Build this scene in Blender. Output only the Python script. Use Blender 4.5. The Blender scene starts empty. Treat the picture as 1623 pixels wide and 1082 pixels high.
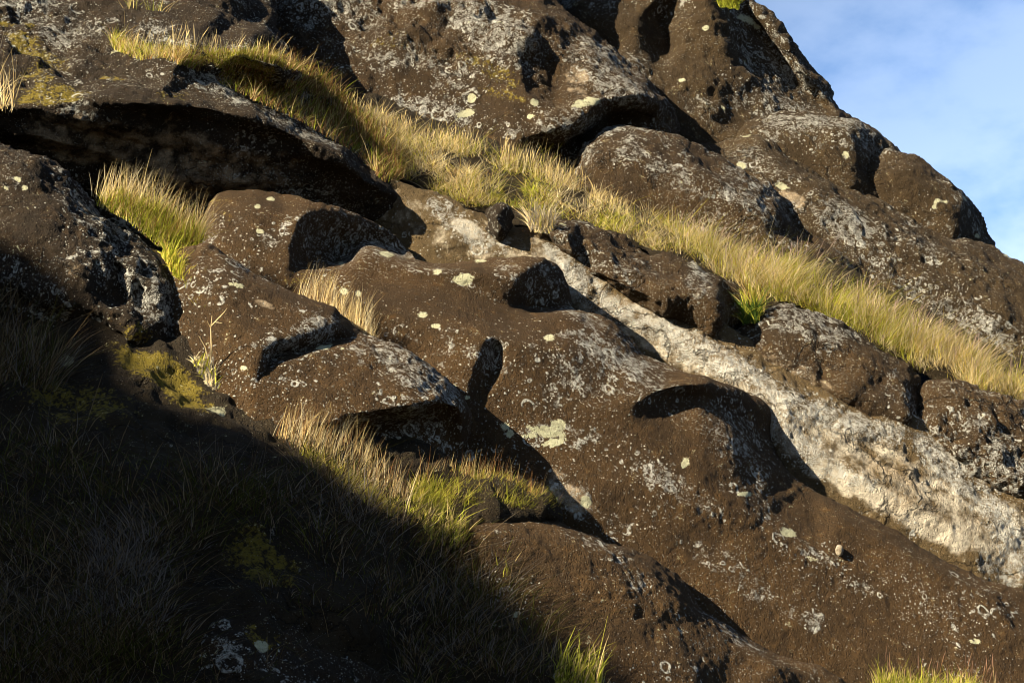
import bpy, math
import numpy as np
from mathutils import Vector, Matrix
from mathutils.geometry import delaunay_2d_cdt

# ------------------------------------------------------------------ camera, sky, sun, exposure
scene = bpy.context.scene
C = scene.collection
PITCH = math.radians(18.0)
CAM = np.array([0.0, 0.0, 1.7])
LENS = 70.0
FPX = LENS / 36.0 * 1623.0
cd = bpy.data.cameras.new('camera')
cam = bpy.data.objects.new('camera', cd)
C.objects.link(cam)
cam.location = CAM
cam.rotation_euler = (math.pi / 2 + PITCH, 0, 0)
cd.lens = LENS
cd.sensor_width = 36.0
cd.clip_start = 0.1
cd.clip_end = 3000
cd.dof.use_dof = True
cd.dof.focus_distance = 21.5
cd.dof.aperture_fstop = 6.3
scene.camera = cam

cp, sp = math.cos(PITCH), math.sin(PITCH)
AX = np.array([1.0, 0, 0]); AY = np.array([0, -sp, cp]); AD = np.array([0, cp, sp])
SUN_CAM = np.array([-0.73, 0.59, -0.43])
SUN = SUN_CAM[0] * AX + SUN_CAM[1] * AY + SUN_CAM[2] * AD
SUN /= np.linalg.norm(SUN)
ELEV = math.asin(SUN[2]); AZI = math.atan2(SUN[0], SUN[1])

ld = bpy.data.lights.new('sun', 'SUN')
ld.energy = 5.0
ld.angle = math.radians(0.5)
ld.color = (1.0, 0.87, 0.66)
sun = bpy.data.objects.new('sun', ld)
C.objects.link(sun)
sun.rotation_euler = Vector(SUN).to_track_quat('Z', 'Y').to_euler()

scene.view_settings.view_transform = 'Standard'
scene.view_settings.look = 'None'
scene.view_settings.exposure = 1.58
scene.view_settings.gamma = 1.0
scene.cycles.max_bounces = 5
scene.cycles.filter_width = 1.0


class NT:
    """small helper for writing node trees"""
    def __init__(s, tree):
        s.t = tree; s.n = tree.nodes; s.l = tree.links
        s.n.clear()
    def node(s, typ, **kw):
        nd = s.n.new(typ)
        for k, v in kw.items():
            setattr(nd, k, v)
        return nd
    def put(s, sock, v):
        if hasattr(v, 'is_linked') or isinstance(v, bpy.types.NodeSocket):
            s.l.new(v, sock)
        else:
            sock.default_value = v
    def math(s, op, a, b=0.0, c=0.0, clamp=False):
        nd = s.node('ShaderNodeMath', operation=op, use_clamp=clamp)
        for i, v in enumerate((a, b, c)):
            if i < len(nd.inputs):
                s.put(nd.inputs[i], v)
        return nd.outputs[0]
    def vmath(s, op, a, b=(0, 0, 0)):
        nd = s.node('ShaderNodeVectorMath', operation=op)
        s.put(nd.inputs[0], a)
        s.put(nd.inputs[3] if op == 'SCALE' else nd.inputs[1], b)
        return nd.outputs[0]
    def noise(s, vec, scale, detail=4.0, rough=0.55, out=0):
        nd = s.node('ShaderNodeTexNoise')
        s.put(nd.inputs['Vector'], vec)
        nd.inputs['Scale'].default_value = scale
        nd.inputs['Detail'].default_value = detail
        nd.inputs['Roughness'].default_value = rough
        return nd.outputs[out]
    def voro(s, vec, scale, feature='F1', rnd=1.0):
        nd = s.node('ShaderNodeTexVoronoi', feature=feature)
        s.put(nd.inputs['Vector'], vec)
        nd.inputs['Scale'].default_value = scale
        nd.inputs['Randomness'].default_value = rnd
        return nd.outputs['Distance'], (nd.outputs['Color'] if feature == 'F1' else None)
    def step(s, v, lo, hi):
        nd = s.node('ShaderNodeMapRange', interpolation_type='SMOOTHSTEP')
        s.put(nd.inputs[0], v)
        nd.inputs[1].default_value = lo; nd.inputs[2].default_value = hi
        nd.inputs[3].default_value = 0.0; nd.inputs[4].default_value = 1.0
        return nd.outputs[0]
    def mix(s, f, a, b):
        nd = s.node('ShaderNodeMix', data_type='RGBA')
        s.put(nd.inputs[0], f)
        for i, v in ((6, a), (7, b)):
            if isinstance(v, tuple) and len(v) == 3:
                v = v + (1.0,)
            s.put(nd.inputs[i], v)
        return nd.outputs[2]
    def attr(s, name):
        nd = s.node('ShaderNodeAttribute', attribute_name=name)
        return nd
    def sep(s, col):
        nd = s.node('ShaderNodeSeparateColor')
        s.put(nd.inputs[0], col)
        return nd.outputs


world = bpy.data.worlds.new('World')
scene.world = world
world.use_nodes = True
w = NT(world.node_tree)
sky = w.node('ShaderNodeTexSky', sky_type='NISHITA')
sky.sun_disc = False
sky.sun_elevation = ELEV
sky.sun_rotation = AZI
sky.altitude = 0.0
sky.air_density = 1.0
sky.dust_density = 0.6
sky.ozone_density = 2.0
tcw = w.node('ShaderNodeTexCoord')
mp = w.node('ShaderNodeMapping')
w.l.new(tcw.outputs['Generated'], mp.inputs[0])
mp.inputs['Rotation'].default_value = (0.3, 0.5, 0.2)
mp.inputs['Scale'].default_value = (1.0, 1.0, 1.9)
cl = w.noise(mp.outputs[0], 5.0, 7.0, 0.55)
cl2 = w.noise(mp.outputs[0], 1.7, 3.0, 0.5)
up = w.node('ShaderNodeSeparateXYZ')
w.l.new(tcw.outputs['Generated'], up.inputs[0])
dt = w.node('ShaderNodeVectorMath', operation='DOT_PRODUCT')
w.l.new(tcw.outputs['Generated'], dt.inputs[0])
dt.inputs[1].default_value = (0.36, 0.92, 0.16)
bank = w.step(dt.outputs['Value'], 0.86, 0.995)                # a bank of thin cloud low in the north
cover = w.step(w.math('ADD', w.math('MULTIPLY', cl, 0.75), w.math('MULTIPLY', cl2, 0.5)), 0.585, 0.78)
cloud = w.math('MULTIPLY', w.math('ADD', w.math('MULTIPLY', cover, 0.40), w.math('MULTIPLY', w.step(up.outputs[2], 0.42, 0.25), 0.45)), w.math('MULTIPLY_ADD', bank, 0.85, 0.08), clamp=True)
blue = w.node('ShaderNodeMix', data_type='RGBA', blend_type='MULTIPLY')
blue.inputs[0].default_value = 1.0
w.l.new(sky.outputs[0], blue.inputs[6])
w.l.new(w.mix(bank, (0.56, 0.64, 0.76), (0.10, 0.90, 1.52)), blue.inputs[7])
skycol = w.mix(cloud, blue.outputs[2], (10.2, 11.2, 12.6))
bg = w.node('ShaderNodeBackground')
w.l.new(skycol, bg.inputs[0])
bg.inputs[1].default_value = 0.05
wo = w.node('ShaderNodeOutputWorld')
w.l.new(bg.outputs[0], wo.inputs[0])

# ------------------------------------------------------------------ geometry helpers
rng = np.random.default_rng(7)


def to_world(px, py, d):
    px, py, d = np.broadcast_arrays(np.asarray(px, float), np.asarray(py, float), np.asarray(d, float))
    X = (px - 811.5) / FPX * d
    Y = (541.0 - py) / FPX * d
    return CAM + X[..., None] * AX + Y[..., None] * AY + d[..., None] * AD


def base_depth(px, py):
    """the hillside's mean plane, as a distance"""
    s = np.asarray(py, float) - 0.55 * np.asarray(px, float)
    return 1.0 / (0.0333 + 2.13e-5 * (s + 480.0))


def _hash(ix, iy, iz, seed):
    h = (ix.astype(np.int64) * 374761393 + iy.astype(np.int64) * 668265263 + iz.astype(np.int64) * 2147483647 + seed * 1274126177) & 0xffffffff
    h = ((h ^ (h >> 13)) * 1274126177) & 0xffffffff
    h = ((h ^ (h >> 16)) * 2246822519) & 0xffffffff
    return ((h ^ (h >> 15)) & 0xffff) / 32767.5 - 1.0


def vnoise(P, seed=0):
    f = np.floor(P); t = P - f
    t = t * t * t * (t * (t * 6 - 15) + 10)
    i = f.astype(np.int64)
    r = 0
    for a in (0, 1):
        wa = t[:, 0] if a else 1 - t[:, 0]
        for b in (0, 1):
            wb = t[:, 1] if b else 1 - t[:, 1]
            for c in (0, 1):
                wc = t[:, 2] if c else 1 - t[:, 2]
                r = r + wa * wb * wc * _hash(i[:, 0] + a, i[:, 1] + b, i[:, 2] + c, seed)
    return r


ROT = np.array(Matrix.Rotation(0.7, 3, Vector((1, 2, 3)).normalized()))


def rocknoise(P, amps, seed=0):
    """sum of octaves; amps = [(wavelength, amplitude), ...] in metres"""
    r = np.zeros(len(P))
    for k, (wl, am) in enumerate(amps):
        Q = (P @ ROT.T if k % 2 else P) / wl
        n = vnoise(Q, seed * 17 + k)
        if k >= 3 and k % 2:                       # pits
            n = -np.maximum(n - 0.15, 0) * 1.9 + 0.2
        r += am * n
    return r


def mk_mesh(name, V, F4=None, F3=None, mat=None, attrs=None, normals=None, cols=None):
    me = bpy.data.meshes.new(name)
    F4 = np.zeros((0, 4), int) if F4 is None else np.asarray(F4)
    F3 = np.zeros((0, 3), int) if F3 is None else np.asarray(F3)
    me.vertices.add(len(V))
    me.vertices.foreach_set('co', np.ascontiguousarray(V, dtype=np.float32).ravel())
    nl = F4.size + F3.size
    me.loops.add(nl)
    me.loops.foreach_set('vertex_index', np.concatenate([F4.ravel(), F3.ravel()]).astype(np.int32))
    npoly = len(F4) + len(F3)
    me.polygons.add(npoly)
    starts = np.concatenate([np.arange(len(F4)) * 4, F4.size + np.arange(len(F3)) * 3]).astype(np.int32)
    me.polygons.foreach_set('loop_start', starts)
    me.polygons.foreach_set('use_smooth', np.ones(npoly, dtype=bool))
    for k, v in (attrs or {}).items():
        at = me.attributes.new(k, 'FLOAT', 'POINT')
        at.data.foreach_set('value', np.ascontiguousarray(v, dtype=np.float32))
    if cols is not None:
        at = me.attributes.new('tint', 'FLOAT_COLOR', 'POINT')
        at.data.foreach_set('color', np.ascontiguousarray(cols, dtype=np.float32).ravel())
    me.update(calc_edges=True)
    me.validate()
    if mat:
        me.materials.append(mat)
    if normals is not None:
        me.normals_split_custom_set_from_vertices(np.ascontiguousarray(normals, dtype=np.float32))
    return me


def tag(o, label=None, cat=None, group=None, kind=None):
    if label: o['label'] = label
    if cat: o['category'] = cat
    if group: o['group'] = group
    if kind: o['kind'] = kind
    return o


def link(name, me, parent=None, origin=None):
    """one object; its origin is put at ORIGIN (world), parts sit under their thing"""
    o = bpy.data.objects.new(name, me)
    C.objects.link(o)
    if parent is not None:
        o.parent = parent
        o.matrix_parent_inverse = Matrix.Translation(parent.location).inverted()
    if origin is not None and me is not None:
        me.transform(Matrix.Translation(-Vector(origin)))
        o.location = Vector(origin)
    elif origin is not None:
        o.location = Vector(origin)
    return o


def smooth_closed(pts, step=4.0, sig=1.5):
    p = resample(np.asarray(pts, float), step)
    k = range(-5, 6)
    wt = np.array([math.exp(-0.5 * (i / sig) ** 2) for i in k]); wt /= wt.sum()
    return sum(wi * np.roll(p, i, 0) for wi, i in zip(wt, k))


def resample(poly, step):
    q = np.vstack([poly, poly[:1]])
    seg = np.linalg.norm(np.diff(q[:, :2], axis=0), axis=1)
    L = np.concatenate([[0], np.cumsum(seg)])
    n = max(8, int(L[-1] / step))
    t = np.linspace(0, L[-1], n, endpoint=False)
    return np.stack([np.interp(t, L, q[:, k]) for k in range(q.shape[1])], 1)


def inside(px, py, poly):
    r = np.zeros(px.shape, bool)
    x, y = poly[:, 0], poly[:, 1]
    x2, y2 = np.roll(x, -1), np.roll(y, -1)
    for i in range(len(poly)):
        c = (y[i] > py) != (y2[i] > py)
        if c.any():
            xx = (x2[i] - x[i]) * (py - y[i]) / (y2[i] - y[i] + 1e-12) + x[i]
            r ^= c & (px < xx)
    return r


def blur(A, W, sig):
    n = max(1, int(sig * 3))
    k = np.exp(-0.5 * (np.arange(-n, n + 1) / sig) ** 2); k /= k.sum()
    def conv(M):
        M = np.apply_along_axis(lambda v: np.convolve(v, k, 'same'), 0, M)
        return np.apply_along_axis(lambda v: np.convolve(v, k, 'same'), 1, M)
    return conv(A * W) / np.maximum(conv(W), 1e-9)


SURF = {}


def surf_depth(key, px, py):
    x0, y0, g, D = SURF[key]
    u = np.clip((np.asarray(px, float) - x0) / g, 0, D.shape[1] - 1.001)
    v = np.clip((np.asarray(py, float) - y0) / g, 0, D.shape[0] - 1.001)
    i, j = u.astype(int), v.astype(int); a, b = u - i, v - j
    return (D[j, i] * (1 - a) + D[j, i + 1] * a) * (1 - b) + (D[j + 1, i] * (1 - a) + D[j + 1, i + 1] * a) * b


def blob(px, py, spec):
    """amount of a stain: spec = (x, y, rx, ry, angle_deg, strength) or a polyline ([(x, y, halfwidth), ...], strength)"""
    if isinstance(spec[0], (list, tuple)):
        pl, st = spec
        best = np.zeros(px.shape)
        for (x1, y1, w1), (x2, y2, w2) in zip(pl[:-1], pl[1:]):
            dx, dy = x2 - x1, y2 - y1
            t = np.clip(((px - x1) * dx + (py - y1) * dy) / (dx * dx + dy * dy), 0, 1)
            dd = np.hypot(px - x1 - t * dx, py - y1 - t * dy) / (w1 + (w2 - w1) * t)
            best = np.maximum(best, np.clip(1.5 - dd, 0, 1))
        return best * st
    x, y, rx, ry, an, st = spec
    c, s = math.cos(math.radians(an)), math.sin(math.radians(an))
    u = ((px - x) * c + (py - y) * s) / rx
    v = (-(px - x) * s + (py - y) * c) / ry
    return np.clip(2.0 - 1.5 * np.hypot(u, v), 0, 1) * st


ROCK_AMPS = [(1.3, 0.06), (0.5, 0.045), (0.22, 0.030), (0.11, 0.014), (0.06, 0.012), (0.03, 0.005)]


def relief(key, outline, chains=(), sig=7.0, roll=(26, 0.35), g=2.2, amps=ROCK_AMPS, thick=1.0, seed=1, jag=1.6, stains=None, ledge=None, rough_at=()):
    """A solid rock: an outline with distances, ridge and hollow lines with distances, a weathered skin, rounded edges and a closed back.
    Returns vertices, quads, triangles, per-vertex stain amounts, normals and pixel positions."""
    # rocks that leave the frame go on for a good way beyond it
    O = np.array([(x + 270, y + 145, d) if x > 1690 else ((x - 270, y if y > 1000 else y - 110, d) if x < -90 else (x, y, d)) for x, y, d in outline], float)
    verts, edges, dep = [], [], []
    def add_chain(ch, closed):
        st = len(verts)
        for (x, y, d) in ch:
            verts.append(Vector((x, y))); dep.append(d)
        n = len(ch)
        for i in range(n - 1):
            edges.append((st + i, st + i + 1))
        if closed:
            edges.append((st + n - 1, st))
    add_chain(O, True)
    for ch in chains:
        add_chain(ch, False)
    vs, es, fs, ov, oe, of = delaunay_2d_cdt(verts, edges, [], 0, 1e-4)
    vx = np.array([(v.x, v.y) for v in vs])
    src = np.array([(v.x, v.y) for v in verts]); dep = np.array(dep)
    vd = np.zeros(len(vs))
    for i, o in enumerate(ov):
        if len(o):
            vd[i] = np.mean([dep[k] for k in o])
        else:
            q = np.hypot(*(src - vx[i]).T); k = np.argsort(q)[:2]
            vd[i] = np.sum(dep[k] / (q[k] + 1e-6)) / np.sum(1 / (q[k] + 1e-6))
    sm = resample(smooth_closed(O[:, :2]), 2.0)
    # ragged edge
    t1 = np.arange(len(sm)) * 2.0
    z = np.zeros_like(t1)
    nr = np.roll(sm, -1, 0) - np.roll(sm, 1, 0)
    nr = np.stack([nr[:, 1], -nr[:, 0]], 1) / (np.linalg.norm(nr, axis=1)[:, None] + 1e-9)
    jj = vnoise(np.stack([t1 / 37, z + seed * 3.7, z], 1), seed) * 1.3 + vnoise(np.stack([t1 / 13, z, z + seed], 1), seed + 1) * 0.8 + vnoise(np.stack([t1 / 6, z, z], 1), seed + 2) * 0.5
    sm = sm + nr * (jj * jag)[:, None]
    x0, y0 = sm.min(0) - 2 * g
    x1, y1 = sm.max(0) + 2 * g
    gx = np.arange(x0, x1 + g, g); gy = np.arange(y0, y1 + g, g)
    PX, PY = np.meshgrid(gx, gy)
    D = np.zeros(PX.shape); W = np.zeros(PX.shape)
    for f in fs:
        a, b, c = vx[f[0]], vx[f[1]], vx[f[2]]
        lo = np.minimum(np.minimum(a, b), c); hi = np.maximum(np.maximum(a, b), c)
        i0, i1 = max(0, int((lo[0] - x0) / g)), min(len(gx), int((hi[0] - x0) / g) + 2)
        j0, j1 = max(0, int((lo[1] - y0) / g)), min(len(gy), int((hi[1] - y0) / g) + 2)
        if i1 <= i0 or j1 <= j0: continue
        X, Y = PX[j0:j1, i0:i1], PY[j0:j1, i0:i1]
        den = (b[1] - c[1]) * (a[0] - c[0]) + (c[0] - b[0]) * (a[1] - c[1])
        if abs(den) < 1e-9: continue
        l1 = ((b[1] - c[1]) * (X - c[0]) + (c[0] - b[0]) * (Y - c[1])) / den
        l2 = ((c[1] - a[1]) * (X - c[0]) + (a[0] - c[0]) * (Y - c[1])) / den
        l3 = 1 - l1 - l2
        m = (l1 > -1e-6) & (l2 > -1e-6) & (l3 > -1e-6)
        dd = l1 * vd[f[0]] + l2 * vd[f[1]] + l3 * vd[f[2]]
        D[j0:j1, i0:i1][m] = dd[m]; W[j0:j1, i0:i1][m] = 1
    # only the inside counts for the blur, so that hull triangles do not leak in
    ins0 = inside(PX, PY, O[:, :2]).astype(float)
    Or = resample(O, 5.0)
    oy, ox = np.nonzero((ins0 == 0) | (W == 0))
    for k in range(0, len(oy), 8000):
        yy, xx = oy[k:k + 8000], ox[k:k + 8000]
        nn_ = ((PX[yy, xx][:, None] - Or[None, :, 0]) ** 2 + (PY[yy, xx][:, None] - Or[None, :, 1]) ** 2).argmin(1)
        D[yy, xx] = Or[nn_, 2]
    W = np.where(ins0 > 0, 1.0, 0.02)
    D = blur(D, W, sig / g)
    ins = inside(PX, PY, sm)
    # distance to the edge
    e = np.full(PX.shape, 1e9); near = np.zeros(PX.shape, int)
    flat = np.stack([PX.ravel(), PY.ravel()], 1)
    ef = np.empty(len(flat)); nf = np.empty(len(flat), int)
    for k in range(0, len(flat), 8000):
        q = flat[k:k + 8000]
        dm = (q[:, None, 0] - sm[None, :, 0]) ** 2 + (q[:, None, 1] - sm[None, :, 1]) ** 2
        nf[k:k + 8000] = dm.argmin(1); ef[k:k + 8000] = np.sqrt(dm.min(1))
    e = ef.reshape(PX.shape); near = nf.reshape(PX.shape)
    rr, RD = roll
    tt = 1 - np.clip(e / rr, 0, 1)
    rollD = RD * (1 - np.sqrt(np.clip(1 - tt * tt, 0, 1)))
    rollD = np.where(ins, rollD, RD)
    DD = D + rollD
    SURF[key] = (x0, y0, g, DD.copy())
    # faces
    q = ins[:-1, :-1] | ins[1:, :-1] | ins[:-1, 1:] | ins[1:, 1:]
    idx = np.arange(PX.size).reshape(PX.shape)
    quads = np.stack([idx[:-1, :-1], idx[1:, :-1], idx[1:, 1:], idx[:-1, 1:]], -1)[q]
    used = np.unique(quads)
    sx, sy = PX.ravel().copy(), PY.ravel().copy()
    out = used[~ins.ravel()[used]]
    sx[out] = sm[nf[out], 0]; sy[out] = sm[nf[out], 1]
    dd = DD.ravel()
    P = to_world(sx, sy, dd).reshape(-1, 3)
    remap = np.full(PX.size, -1); remap[used] = np.arange(len(used))
    quads = remap[quads]; P = P[used]; sx = sx[used]; sy = sy[used]
    # normals and weathered skin
    def vnorm(P, Q):
        n = np.cross(P[Q[:, 2]] - P[Q[:, 0]], P[Q[:, 3]] - P[Q[:, 1]])
        N = np.zeros_like(P)
        for k in range(4):
            np.add.at(N, Q[:, k], n)
        return N / (np.linalg.norm(N, axis=1)[:, None] + 1e-12)
    N = vnorm(P, quads)
    mul = np.ones(len(P))
    for spec in rough_at:
        mul += blob(sx, sy, spec)
    disp = rocknoise(P, amps, seed) * mul
    if ledge:                                     # bedding: small steps along the strata
        wl, am = ledge
        s = (P @ np.array([0.25, -0.45, 0.86])) / wl + 0.6 * vnoise(P / 1.1, seed + 5)
        disp += am * (np.abs((s % 1.0) - 0.5) * 2 - 0.5)
    P = P + N * disp[:, None]
    N = vnorm(P, quads)
    # closed back
    he = {}
    E = np.concatenate([quads[:, [0, 1]], quads[:, [1, 2]], quads[:, [2, 3]], quads[:, [3, 0]]])
    key_ = E[:, 0].astype(np.int64) * (len(P) + 1) + E[:, 1]
    rev = E[:, 1].astype(np.int64) * (len(P) + 1) + E[:, 0]
    bd = E[~np.isin(key_, rev)]
    # inward direction: from the smoothed outline normal
    area = 0.5 * np.sum(sm[:, 0] * np.roll(sm[:, 1], -1) - np.roll(sm[:, 0], -1) * sm[:, 1])
    inn = -nr * (1 if area > 0 else -1)
    ww = 9
    innS = sum(np.roll(inn, s_, 0) for s_ in range(-ww, ww + 1)); innS /= (np.linalg.norm(innS, axis=1)[:, None] + 1e-9)
    toPix = lambda Q: (811.5 + FPX * ((Q - CAM) @ AX) / ((Q - CAM) @ AD), 541 - FPX * ((Q - CAM) @ AY) / ((Q - CAM) @ AD))
    nb = len(P)
    ee = ef[used]
    shift = 16 * np.exp(-ee / 40.0) * np.where(ins.ravel()[used], 1, 1)
    dfront = np.einsum('ij,j->i', P - CAM, AD)
    fx, fy = toPix(P)
    nn = nf[used]
    B = to_world(fx + innS[nn, 0] * shift, fy + innS[nn, 1] * shift, dfront + thick * (1 - 0.5 * np.clip(1 - ee / 40, 0, 1)))
    side = np.stack([bd[:, 1], bd[:, 0], bd[:, 0] + nb, bd[:, 1] + nb], 1)
    side = np.vstack([side, quads[:, ::-1] + nb])
    fan = np.zeros((0, 3), int)
    allP = np.vstack([P, B])
    at = {}
    for k in ('lichen', 'pale', 'moss', 'tan'):
        v = np.zeros(len(P))
        for spec in (stains or {}).get(k, ()):
            v = np.maximum(v, blob(sx, sy, spec))
        at[k] = np.concatenate([v, np.zeros(nb)])
    return dict(V=allP, front=quads, side=side, fan=fan, attrs=at, N=N, px=sx, py=sy, nfront=len(P))


def base_origin(V):
    lo = V.min(0); c = V.mean(0)
    return (c[0], c[1], lo[2])


def rock(name, label, cat, mat, outline, chains=(), group=None, kind=None, **kw):
    r = relief(kw.pop('key', name), outline, chains, **kw)
    me = mk_mesh(name, r['V'], np.vstack([r['front'], r['side']]), r['fan'], mat, r['attrs'])
    o = link(name, me, None, base_origin(r['V']))
    tag(o, label, cat, group, kind)
    return o


# ------------------------------------------------------------------ materials
def rock_mat(name, c1, c2, c3, rings=0.5, specks=0.5, tan_col=(0.44, 0.34, 0.22), crust=0.0, bump=1.0, mosscol=(0.12, 0.090, 0.010), lscale=0.78, cracks=0.8, grey_hi=(0.80, 0.79, 0.70)):
    m = bpy.data.materials.new(name)
    m.use_nodes = True
    t = NT(m.node_tree)
    geo = t.node('ShaderNodeNewGeometry')
    pos = geo.outputs['Position']
    dn = t.noise(pos, 6.0, 2.0, 0.5, out=1)
    dv = t.vmath('SCALE', t.vmath('SUBTRACT', dn, (0.5, 0.5, 0.5)), 0.11)
    wp = t.vmath('ADD', pos, dv)
    n1 = t.noise(pos, 1.1, 6.0, 0.6)
    n2 = t.noise(pos, 6.0, 6.0, 0.65)
    n3 = t.noise(pos, 28.0, 4.0, 0.6)
    n4 = t.noise(pos, 90.0, 3.0, 0.6)
    col = t.mix(t.step(n1, 0.35, 0.66), c1, c2)
    col = t.mix(t.step(n2, 0.52, 0.75), col, c3)
    dark = tuple(v * 0.33 for v in c1)
    col = t.mix(t.math('MULTIPLY', t.step(n3, 0.56, 0.72), 0.7), col, dark)
    col = t.mix(t.math('MULTIPLY', t.step(n4, 0.60, 0.72), 0.7), col, tuple(min(1, v * 2.6) for v in c2))
    # bare light tuff
    tan = t.attr('tan').outputs['Fac']
    tm = t.step(t.math('ADD', tan, t.math('MULTIPLY', t.math('SUBTRACT', n2, 0.5), 1.3)), 0.30, 0.72)
    tcol = t.mix(t.step(n3, 0.35, 0.6), tuple(v * 0.74 for v in tan_col), tan_col)
    tcol = t.mix(t.step(n1, 0.5, 0.75), tcol, (tan_col[0] * 0.66, tan_col[1] * 0.54, tan_col[2] * 0.40))
    col = t.mix(tm, col, tcol)
    # moss
    mo = t.attr('moss').outputs['Fac']
    mm = t.step(t.math('ADD', mo, t.math('MULTIPLY', t.math('ADD', t.math('SUBTRACT', n2, 0.5), t.math('SUBTRACT', n3, 0.5)), 2.0)), 0.52, 0.95)
    col = t.mix(mm, col, t.mix(n3, mosscol, tuple(v * 2.0 for v in mosscol)))
    # lichens
    cl = t.noise(pos, 0.9, 4.0, 0.6)
    li = t.math('MULTIPLY', t.attr('lichen').outputs['Fac'], lscale)
    dens = t.math('ADD', t.math('MULTIPLY', t.step(cl, 0.40, 0.68), rings), t.math('MULTIPLY', li, 0.9), clamp=True)
    grey = t.mix(n4, (0.28, 0.28, 0.24), grey_hi)
    masks = []
    for (sc, rmin, rmax, wd, thr) in ((2.3, 0.10, 0.30, 0.050, 0.69), (5.2, 0.10, 0.38, 0.085, 0.65), (12.0, 0.08, 0.36, 0.13, 0.64)):
        d, cc = t.voro(wp, sc)
        rg = t.sep(cc)
        rad = t.math('MULTIPLY_ADD', rg[0], rmax - rmin, rmin)
        q = t.math('ABSOLUTE', t.math('SUBTRACT', d, rad))
        ring = t.math('SUBTRACT', 1.0, t.step(q, wd * 0.45, wd))
        ring = t.math('MULTIPLY', ring, t.step(t.math('ADD', n3, t.math('MULTIPLY', n2, 0.5)), 0.62, 0.84))
        on = t.math('GREATER_THAN', t.math('MULTIPLY_ADD', dens, 0.75, t.math('MULTIPLY', rg[1], 0.5)), thr)
        masks.append(t.math('MULTIPLY', ring, on))
    d, cc = t.voro(wp, 26.0)
    rg = t.sep(cc)
    spot = t.math('SUBTRACT', 1.0, t.step(d, 0.16, 0.30))
    on = t.math('GREATER_THAN', t.math('MULTIPLY_ADD', t.math('ADD', t.math('MULTIPLY', t.step(cl, 0.32, 0.7), specks), t.math('MULTIPLY', li, 0.7)), 0.6, t.math('MULTIPLY', rg[0], 0.55)), 0.66)
    masks.append(t.math('MULTIPLY', spot, on))
    d5, cc5 = t.voro(wp, 58.0)
    rg5 = t.sep(cc5)
    on5 = t.math('GREATER_THAN', t.math('MULTIPLY_ADD', t.math('ADD', t.math('MULTIPLY', t.step(n1, 0.3, 0.7), specks), li), 0.35, t.math('MULTIPLY', rg5[0], 0.62)), 0.72)
    masks.append(t.math('MULTIPLY', t.math('SUBTRACT', 1.0, t.step(d5, 0.2, 0.36)), on5))
    mk = masks[0]
    for q in masks[1:]:
        mk = t.math('MAXIMUM', mk, q)
    n5 = t.noise(t.vmath('ADD', pos, (7.3, 1.9, 4.1)), 11.0, 7.0, 0.7)
    blot = t.math('MULTIPLY', t.step(t.math('ADD', n5, t.math('MULTIPLY', dens, 0.18)), 0.65, 0.71), t.step(n4, 0.40, 0.56))
    mk = t.math('MAXIMUM', mk, t.math('MULTIPLY', blot, 0.75))
    crustm = t.step(t.math('ADD', li, t.math('MULTIPLY', t.math('SUBTRACT', n2, 0.5), 2.4)), 0.86, 1.12)
    crustm = t.math('MULTIPLY', crustm, t.math('MULTIPLY', t.step(n3, 0.38, 0.58), 0.9))
    mk = t.math('MAXIMUM', mk, crustm)
    col = t.mix(t.math('MULTIPLY', mk, 0.92), col, grey)
    # pale greenish discs
    pa = t.attr('pale').outputs['Fac']
    pm = t.step(t.math('ADD', pa, t.math('MULTIPLY', t.math('ADD', t.math('SUBTRACT', n3, 0.5), t.math('ADD', t.math('SUBTRACT', n4, 0.5), t.math('MULTIPLY', t.math('SUBTRACT', n2, 0.5), 1.4))), 1.5)), 0.50, 0.64)
    d, cc = t.voro(wp, 2.3)
    rg = t.sep(cc)
    pd = t.math('SUBTRACT', 1.0, t.step(t.math('ADD', d, t.math('MULTIPLY', n3, 0.08)), 0.17, 0.20))
    pd = t.math('MULTIPLY', pd, t.math('GREATER_THAN', rg[2], 0.975 - 0.05 * rings))
    pm = t.math('MAXIMUM', pm, pd)
    col = t.mix(t.math('MULTIPLY', pm, 0.92), col, t.mix(n4, (0.40, 0.40, 0.22), (0.74, 0.72, 0.50)))
    # fractures and dark weathering streaks
    wp2 = t.vmath('ADD', pos, t.vmath('SCALE', t.vmath('SUBTRACT', t.noise(pos, 2.2, 5.0, 0.6, out=1), (0.5, 0.5, 0.5)), 0.75))
    ms = t.node('ShaderNodeMapping')
    t.l.new(wp2, ms.inputs[0])
    ms.inputs['Rotation'].default_value = (0.3, 0.5, 0.45)
    ms.inputs['Scale'].default_value = (0.55, 1.0, 1.5)
    de, _c = t.voro(ms.outputs[0], 1.1, 'DISTANCE_TO_EDGE')
    crack = t.math('MULTIPLY', t.math('SUBTRACT', 1.0, t.step(de, 0.0, 0.022)), t.math('MULTIPLY', t.step(n1, 0.44, 0.56), cracks))
    col = t.mix(t.math('MULTIPLY', crack, 0.75), col, tuple(v * 0.25 for v in c1))
    stain = t.math('MULTIPLY', t.step(t.noise(ms.outputs[0], 3.2, 6.0, 0.6), 0.56, 0.70), 0.5)
    col = t.mix(t.math('MULTIPLY', stain, t.math('SUBTRACT', 1.0, mk)), col, tuple(v * 0.5 for v in c1))
    # skin
    h = t.math('MULTIPLY', n3, 0.5)
    h = t.math('ADD', h, t.math('MULTIPLY', n4, 0.30))
    dp, _ = t.voro(pos, 34.0)
    pit = t.step(dp, 0.05, 0.42)
    gp, gc = t.voro(wp, 75.0)
    grit = t.math('MULTIPLY', t.math('SUBTRACT', 1.0, t.step(gp, 0.1, 0.5)), t.step(t.sep(gc)[0], 0.45, 0.9))
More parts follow.
